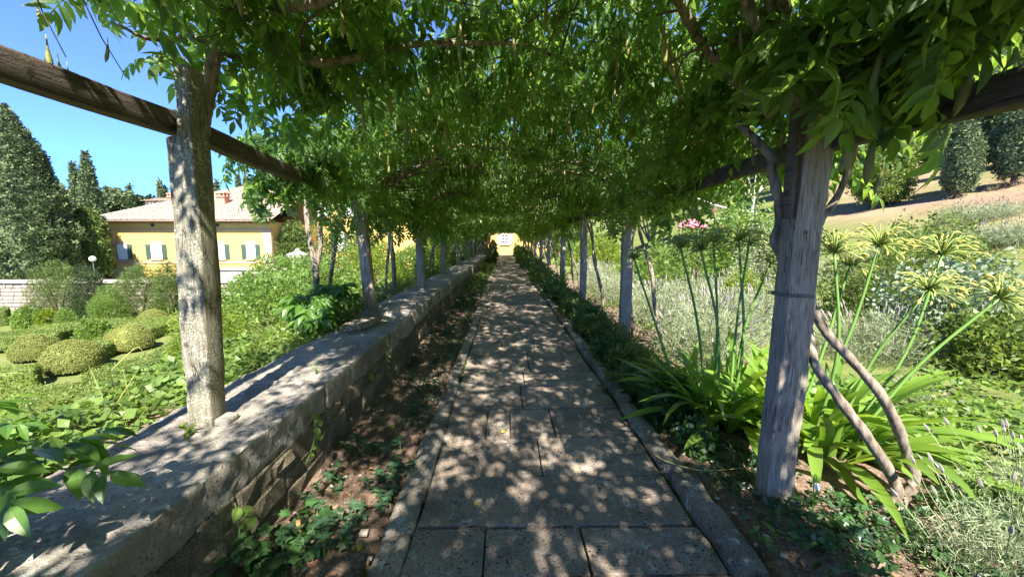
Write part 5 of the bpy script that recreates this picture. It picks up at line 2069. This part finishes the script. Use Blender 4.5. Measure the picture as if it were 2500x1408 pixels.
# ================================================================== RIGHT BED
BP = 'bushy bedding plants along the right kerb'
lab_bed = ['soft dark green plant nearest the agapanthus on the right kerb', 'toothed-leaf plant overhanging the right kerb before the second right post', 'shaded leafy plant just behind the overhanging one', 'leafy plant at the foot of the second right post',
           'low plant beyond the second right post', 'dark plant between the second and third right posts', 'leafy plant at the foot of the third right post']
y = 3.35
q = 0


def bed_label(y):
    ys_ = [p[1] for p in RP]
    i = int(np.argmin([abs(y - v) for v in ys_]))
    d = y - ys_[i]
    w = 'just before' if d < -.5 else ('just beyond' if d > .5 else 'at the foot of')
    return 'leafy bed bush %s the %s post of the right row' % (w, ordn[i])


while y < 44:
    D = y
    big = y > 11
    h = rng.uniform(.26, .42) if not big else (rng.uniform(.5, .85) if y < 22 else rng.uniform(.95, 1.35))
    n = 420 if y < 6 else (420 if y < 12 else 300)
    L = .06 if y < 6 else (.075 if y < 14 else .12)
    shrub('bedding_plant', lab_bed[q] if q < len(lab_bed) else bed_label(y),
          'plant', ((1.52 if y < 22 else 1.32) + rng.uniform(-.08, .14), y, 0), .34 if not big else .45, .42 if not big else .8, h, n, L, L * .6, M_MIDG if q % 3 else M_IVY, BP if q >= len(lab_bed) else None, 4, .4, 'mid' if y < 7 else 'lo', 4, M_STEMG, .35, .35)
    y += rng.uniform(.5, .7) if y < 9 else (rng.uniform(.9, 1.3) if y < 16 else rng.uniform(1.6, 2.1))
    q += 1
shrub('mint_plant', 'rounded mint-like plant on the right kerb before the agapanthus', 'plant', (1.47, 2.72, 0), .15, .14, .24, 170, .045, .032, M_IVY, None, 4, .3, 'hi', 5, M_STEMG, .4, .5)
carpet('bed_groundcover', 1000, (1.3, 2.3), (1.75, 3.3), (.0, .1), .035, .022, M_VINCA, 4, 'mid', None, lambda X, Y: .12 + .88 * (fbm(np.stack([X * 3, Y * 3, 0 * X], 1), 97, 2) > .52))
carpet('bed_groundcover', 1600, (1.45, 3.2), (1.1, 2.15), (.0, .16), .05, .036, M_IVY, 4, 'mid', None, lambda X, Y: .2 + .8 * (fbm(np.stack([X * 2.5, Y * 2.5, 0 * X], 1), 98, 2) > .46))
carpet('bed_groundcover', 1500, (1.35, 3.0), (3.6, 12), (.0, .22), .06, .036, M_MIDG, 4, 'lo')
carpet('vine_leaf_groundcover', 1400, (2.75, 5.2), (1.7, 3.9), (.02, .26), .075, .062, M_BROAD, 3, 'mid', None, lambda X, Y: .35 + .65 * (fbm(np.stack([X * 2, Y * 2, 0 * X], 1), 99, 2) > .45))
carpet('lawn_grass', 5000, (3.2, 9.5), (3.6, 10), (.0, .02), .045, .005, M_GRASS, 4, 'lo', None, None)
weed('pale_sprout', 'young pale green plant at the kerb in the bottom right corner', 'weed', (1.36, 1.80, .0), 20, .06, .03, M_BROAD, .13, None, .07)
weed('pinnate_seedling', 'trailing seedling with paired leaflets reaching over the right kerb', 'weed', (1.42, 2.35, .02), 12, .035, .016, M_BROAD, .05, None, .14)
# white flower by the post
fr = root('white_flower', (1.78, 2.03, 0), 'single nodding white flower right of the near right post', 'flower')
p = at(1990, 1190, 2.02)
V, F = tube([(1.8, 2.04, 0), p + [-.01, 0, .06], p + [0, 0, .075], p + [.01, 0, .03]], [.003, .002], 5, 12)
part('stem', V, F, M_STEMG, fr, True)
vs = []
for a in np.linspace(0, 6.28, 6)[:-1]:
    v, f = blade(.042, .03, 'hi', .4, .3)
    x = np.array([[math.cos(a) * .45, math.sin(a) * .45, -.8]])
    me_v = xf(v, frames(x, np.array([[math.cos(a), math.sin(a), .3]]))[0], p + [.01, 0, .03])
    part('petal', me_v, f, M_WHITE, fr)
# garden tie / dry runner across the right kerb
V, F = tube([gnd(1570, 1080, .05), gnd(1600, 1110, .1), gnd(1640, 1130, .1), gnd(1720, 1148, .08), gnd(1830, 1140, .06)], [.004, .002], 5, 18)
thing('runner', V, F, M_STEMY, 'pale runner trailing across the right kerb towards the post', 'tendril', smooth=True)


def lavender(label, c, rx, ry, h, n, L, nf=40, group='lavender bushes of the right garden', flen=.2, near=False):
    c = np.asarray(c, float)
    rt = root('lavender_bush', c, label, 'lavender', group)
    n = int(n * .78)
    d = rnd_dirs(n, 0.0)
    rad = rng.uniform(.35, 1, n)[:, None]
    P = c + d * rad * [rx, ry, h * .75]
    x = unit(d * [.75, .75, .6] + [0, 0, .75] + rng.normal(0, .2, d.shape))
    up = unit(rng.normal(0, 1, d.shape))
    vs = [sprig(4, L, L * .085, 'lo', 500 + q, .6) for q in range(5)]
    V, F = scatter(vs, frames(x, up), P, rng.uniform(.7, 1.3, n))
    part('foliage', V, F, M_LAV, rt, kind='stuff')
    ch, cf = [], []
    for q in range(nf):
        e = rnd_dirs(1, .15)[0]
        b = c + e * [rx, ry, h * .75] * .8
        tip = b + unit(e * [.8, .8, .5] + [0, 0, .7]) * flen * rng.uniform(.6, 1.3)
        ch.append(tube([b, (b + tip) / 2 + rng.normal(0, .01, 3), tip], [.0025 if near else .004, .0018 if near else .003], 3))
        d_ = unit(tip - b)
        t = np.linspace(0, 1, 5)
        l = .05 if near else .09
        cf.append(tube(tip + d_ * (t * l)[:, None], np.array([.004, .0085, .008, .006, .002]) * (1 if near else 1.6), 5 if near else 3, None, .3, q))
    V, F = merge(ch)
    part('flower_stems', V, F, M_LAV, rt, kind='stuff')
    V, F = merge(cf)
    part('flower_spikes', V, F, M_LAVF, rt, kind='stuff')


lavender('grey-green lavender bush in the near bottom right corner with dark flower spikes', (2.35, 1.6, 0), .42, .3, .52, 1100, .055, 26, None, .2, True)
lavender('second lavender bush at the right frame edge, behind the corner one', (3.0, 1.95, 0), .45, .35, .6, 900, .055, 24, None, .22, True)
for c, l in (((2.75, 5.2, 0), 'lavender bush nearest behind the left agapanthus clump'), ((3.6, 6.0, 0), 'broad lavender bush seen between the agapanthus stalks'), ((4.6, 6.4, 0), 'lavender bush left of the near right post, in the sun'), ((3.0, 7.2, 0), 'lavender bush just right of the second right post'),
             ((4.0, 8.0, 0), 'pale lavender bush in the second row'), ((2.9, 9.6, 0), 'lavender bush by the third right post'), ((5.0, 5.0, 0), 'lavender bush just right of the near right post'), ((5.3, 8.8, 0), 'farther lavender bush below the pink flowers'), ((3.2, 12.4, 0), 'lavender bush by the fourth right post'), ((3.4, 15.5, 0), 'far lavender bush along the bed')):
    lavender(l, c, .72, .68, 1.15 if c[1] > 5.1 else .85, 2300, .1, 90)
lavender('small dried lavender tuft by the lawn edging stones', (3.85, 3.35, 0), .16, .14, .32, 260, .05, 30, None, .14, True)

# stone edging of the lawn walk
for label, pts in (('pale stone edging along the far side of the small lawn', [gnd(1990, 742), gnd(2120, 752), gnd(2260, 768), gnd(2420, 800)]), ('dark stone edging along the near side of the small lawn', [gnd(2110, 812), gnd(2210, 836), gnd(2330, 872), gnd(2520, 930)])):
    er = root('lawn_edging', pts[0], label, 'edging')
    C_ = catmull(pts, 12)
    for a, b in zip(C_[:-1], C_[1:]):
        d = b - a
        L = np.linalg.norm(d)
        V, F = rbox(0.01, L - .01, -.07, .07, -.05, .075, (3, 2, 1), .02, .015, 6, int(a[0] * 50) % 97)
        R = frames(d[None] / L, np.array([[0, 0, 1.0]]))[0]
        part('edging_stone', V @ R.T + a, F, M_KERB, er, True)

RS = 'shrubs of the right hand garden'
for lab, c, rx, ry, h, n, L, W, mat, k in (
    ('tall blue-green glaucous shrub at the right frame edge', (6.1, 4.9, 0), .95, .8, 1.45, 2000, .075, .05, M_GLAUC, 4),
    ('peony-like bush with yellowing leaves below the glaucous shrub', (5.75, 4.35, 0), .6, .55, .85, 1300, .085, .045, M_ROSE, 4),
    ('dense twiggy green bush behind the right agapanthus heads', (7.4, 7.6, 0), 1.05, .95, 1.35, 3000, .05, .03, M_MIDG, 5),
    ('rose bush with reddish yellow leaves below the lavender slope', (9.0, 7.9, 0), 1.2, 1.0, 1.75, 2200, .075, .042, M_ROSE, 4),
    ('second reddish rose bush left of the slope', (10.2, 9.3, .2), 1.2, 1.0, 1.7, 1800, .075, .042, M_ROSE, 4),
    ('low yellow-green shrub behind the left agapanthus stalks', (5.1, 8.0, 0), .8, .7, .95, 1700, .07, .035, M_YELLOW, 4),
    ('bushy shrub right of the third right post', (4.6, 11.5, 0), 1.2, 1.0, 1.6, 2400, .09, .05, M_BROAD, 4),
    ('rounded bright green shrub seen left of the near right post top', (8.3, 13.0, .2), 1.9, 1.5, 3.0, 5200, .1, .065, M_BROAD, 4),
    ('silvery green shrub below the rounded bright one', (7.9, 11.0, .1), 1.3, 1.0, 1.9, 2600, .11, .02, M_LAV, 4),
    ('shrub in the gap between the far right posts', (4.4, 18.0, 0), 1.4, 1.6, 1.9, 2200, .12, .06, M_YELLOW, 4),
    ('taller shrub farther along the right garden', (5.2, 25.0, 0), 1.7, 2.2, 2.4, 2200, .16, .08, M_BROAD, 4),
    ('last shrub of the right garden before the end house', (5.0, 34.0, 0), 1.7, 2.6, 2.4, 1800, .2, .1, M_MIDG, 4),
):
    c = (c[0], c[1], gz(c[0], c[1]) - .05)
    shrub('garden_shrub', lab, 'shrub', c, rx, ry, h, n, L, W, mat, RS, k, .4, 'mid' if c[1] < 8 else 'lo', 7, None, .45, .4)
# pink sedum-like flowers
pc = at(1690, 555, 9.2)
pr = shrub('flowering_shrub', 'shrub with a cluster of deep pink flowers behind the left agapanthus heads', 'shrub', (pc[0], 9.2, gz(pc[0], 9.2)), .55, .5, pc[2] + .1, 1100, .08, .04, M_BROAD, None, 4, .3, 'lo', 5)
ch = []
for q in range(70):
    d = rnd_dirs(1, -.1)[0]
    a = np.linspace(-1.3, 1.3, 5)
    V, F = lathe([(.04 * math.cos(t), .035 * math.sin(t)) for t in a], pc + d * [.3, .25, .17], 6)
    ch.append((V, F))
V, F = merge(ch)
part('flowers', V, F, M_PINK, pr, True)

# hillside: lavender rows, dry grass, conifers
for q, (px, py, D) in enumerate(((1985, 560, 12), (2060, 555, 12), (2140, 550, 12.2), (2230, 545, 12.4), (2320, 545, 11.5), (2400, 550, 10.8), (2470, 560, 10.2), (2350, 520, 13.5), (2440, 520, 12.5), (2540, 560, 9.8))):
    p = at(px, py, D)
    z = gz(p[0], D)
    lavender('blue-grey lavender bush %s' % ['at the left end of the slope row', 'second along the slope row', 'third along the slope row behind the agapanthus heads', 'in the middle of the slope row', 'right of the middle of the slope row', 'above the rose bushes on the slope', 'nearest the right frame edge on the slope', 'in the upper slope row', 'at the right end of the upper slope row', 'low at the frame edge under the slope'][q],
             (p[0], D, z - .05), .95, .6, .8, 1100, .13, 40, 'lavender rows on the slope')
carpet('dry_grass', 9000, (8.5, 22), (6.5, 22), (.0, .03), .14, .012, M_DRYG, 4, 'lo', None, lambda X, Y: (X > 9.2 + .05 * Y) * (.25 + .75 * (fbm(np.stack([X * .6, Y * .6, 0 * X], 1), 14, 2) > .5)) * (Y < 17 + .0 * X), tilt=.9)


def hillpt(px, py):
    d = _ray(px, py)
    t = np.linspace(5, 90, 4000)
    P = np.array([0, 0, EYE]) + t[:, None] * d
    g = ground_z(P[:, 0], P[:, 1])
    i = np.argmax(P[:, 2] < g)
    return P[i] if i > 0 else P[-1]


HC = 'conifers on the dry slope'
for px, pyb, pyt, hw, n, mat, prof, lab in ((2152, 498, 300, 92, 7500, M_BOX, 'dome', 'wide bushy juniper on the dry slope, just right of the near right post'),
                                           (2338, 472, 300, 50, 6500, M_CYP, 'dome', 'narrow dark conifer alone on the dry slope'),
                                           (2475, 440, 215, 62, 6500, M_CYP, 'dome', 'conifer on the slope at the right frame edge'),
                                           (2440, 405, 180, 70, 3600, M_DARKTREE, 'dome', 'darker conifer uphill behind the one at the frame edge'),
                                           (2270, 400, 150, 80, 4200, M_DARKTREE, 'dome', 'tall dark conifer uphill between the juniper and the lone conifer'),
                                           (2050, 430, 150, 95, 4200, M_DARKTREE, 'dome', 'dark conifer uphill behind the near right post'),
                                           (2380, 350, 60, 90, 3200, M_CYP, 'column', 'tall cypress highest on the slope'),
                                           (2180, 370, 60, 90, 3200, M_DARKTREE, 'dome', 'dark tree high on the slope above the juniper')):
    b = hillpt(px, pyb)
    D = b[1]
    t = at(px, pyt, D)
    u = (px - 1232) / FPX
    r = hw / (FPX / D * math.sqrt(1 + u * u))
    conifer('conifer', lab, 'tree', (b[0], D, b[2]), t[2] - b[2], r, n, .13 * (D / 20) ** .7, mat, HC, prof, .45, .25, 1.0, 1.0)
for q, (x, y, h, r) in enumerate(((27, 8.5, 11, 1.7), (23.5, 4.5, 12, 1.6), (31, 11, 13, 1.9), (20.5, 2.5, 10, 1.4), (36, 14, 12, 2.0))):  # out-of-view cypresses added to throw shadow stripes across the dry slope
    conifer('cypress_tree', ['cypress on the slope just outside the right edge of the view', 'cypress lower on the slope beside the viewer', 'tall cypress higher on the slope to the right', 'slim cypress at the slope foot to the right', 'cypress at the top of the slope to the right'][q], 'tree', (x, y, gz(x, y)), h, r, 1500, .3, M_CYP, 'cypresses on the slope to the right', 'column', .2)
RT = 'trees at the back of the right garden'
for q, (px, pt, D, hw, m) in enumerate(((1600, 420, 26, 70, M_MIDG), (1700, 380, 30, 90, M_DARKTREE), (1830, 330, 27, 95, M_DARKTREE), (1940, 300, 30, 90, M_DARKTREE), (1500, 430, 38, 70, M_OLIVE), (1420, 400, 44, 70, M_MIDG), (1990, 240, 36, 110, M_MIDG), (1760, 250, 46, 110, M_DARKTREE), (2300, 40, 48, 150, M_MIDG), (2480, 20, 40, 130, M_MIDG))):
    p, r, z, h = top_tree(None, px, pt, D, hw)
    tree(['mid green tree beyond the second right post', 'dark tree behind the bleached branches', 'dark tree just left of the near right post top', 'dark tree directly behind the near right post top', 'grey-green tree beyond the third right post', 'tree beyond the far right posts', 'green tree uphill behind the near right post', 'tall dark tree farther back on the right', 'tall green tree above the dry slope', 'tall green tree at the top right edge'][q], (p[0], D, z), h, r, 3600, .24 * (D / 26) ** .8, m, RT, h * .15)
# bleached dead branches
b = hillpt(1830, 520)
dp = at(1840, 478, 19)
dr_ = root('dead_branch', (dp[0], 19, gz(dp[0], 19)), 'bleached bare branches fanning up in front of the dark trees', 'branch')
ch = []
for q in range(17):
    e = at(1740 + q * 9 + rng.uniform(-10, 10), 425 + abs(q - 11) * 3 + rng.uniform(-8, 8), 19 + rng.uniform(-.5, .5))
    m = (dp + e) / 2 + rng.normal(0, .08, 3)
    ch.append(tube([dp + rng.normal(0, .05, 3), m, e], [.035, .01], 5, 7))
ch.append(tube([(dp[0], 19, gz(dp[0], 19) - .1), dp], [.12, .06], 7, 5))
ch.append(tube([at(1850, 520, 18), at(1760, 505, 18), at(1690, 480, 18)], [.06, .03], 6, 8))
ch.append(tube([at(1850, 522, 18), at(1780, 530, 18), at(1720, 540, 18)], [.05, .02], 6, 8))
V, F = merge(ch)
part('branches', V, F, M_DEADWOOD, dr_, True)

# old gnarled trunk by the far end of the wall
ot = root('old_trunk', (-1.22, 27.5, 0), 'dark gnarled old trunk leaning beside the far end of the wall, left of the opening', 'trunk')
V, F = tube([(-1.05, 27.2, -.1), (-1.2, 27.4, .5), (-1.42, 27.6, 1.3), (-1.5, 27.7, 2.0), (-1.4, 27.8, 2.7)], [.34, .24, .2, .2, .14], 10, 30, .3, 8)
part('trunk', V, F, M_TRUNK, ot, True)
V, F = tube([(-1.35, 27.5, 1.1), (-1.1, 27.5, 1.7), (-1.0, 27.6, 2.3)], [.12, .1, .07], 8, 14, .25, 9)
part('limb', V, F, M_TRUNK, ot, True)
shrub('bank_shrub', 'dark low bush at the foot of the old gnarled trunk', 'shrub', (-.95, 27.0, 0), .42, .6, .75, 700, .1, .05, M_DARKTREE, None, 4, .3, 'lo', 4)
shrub('bank_shrub', 'dark leafy bush past the old gnarled trunk, against the end house', 'shrub', (-1.1, 36.0, 0), .5, 1.6, 1.7, 900, .14, .07, M_DARKTREE, None, 4, .3, 'lo', 4)

def seam(x0, x1):
    return lambda X, Y: .1 + .9 * (fbm(np.stack([X * 3, Y * 4, 0 * X], 1), 203, 2) > .55)


carpet('joint_weeds', 900, (1.085, 1.125), (1.6, 9), (-.05, .03), .03, .008, M_MIDG, 4, 'lo', lambda X, Y: 0 * X, seam(0, 0))
carpet('joint_weeds', 800, (-.53, -.50), (1.6, 9), (-.05, .02), .025, .008, M_MIDG, 4, 'lo', lambda X, Y: 0 * X, seam(0, 0))
carpet('leaf_litter', 900, (-1.26, -.68), (1.4, 7), (.01, .025), .035, .016, M_DEAD, 1, 'lo', None, lambda X, Y: .25 + .75 * (fbm(np.stack([X * 4, Y * 3, 0 * X], 1), 204, 2) > .5))
carpet('leaf_litter', 900, (1.29, 3.0), (1.5, 4.5), (.01, .025), .035, .016, M_DEAD, 1, 'lo')
for q, (x, y, h, r) in enumerate(((-62, 22, 13, 2.6), (-70, 34, 12, 3.0), (-58, 12, 11, 2.4), (-75, 48, 14, 3.2))):
    conifer('cypress_tree', ['cypress beyond the left frame edge, nearest the tall clump', 'broad cypress farther out past the left frame edge', 'cypress standing level with the wall far to the left', 'cypress at the foot of the hill past the left frame edge'][q], 'tree', (x, y, gz(x, y)), h, r, 1600, .4, M_CYP, CY, 'column', .2)
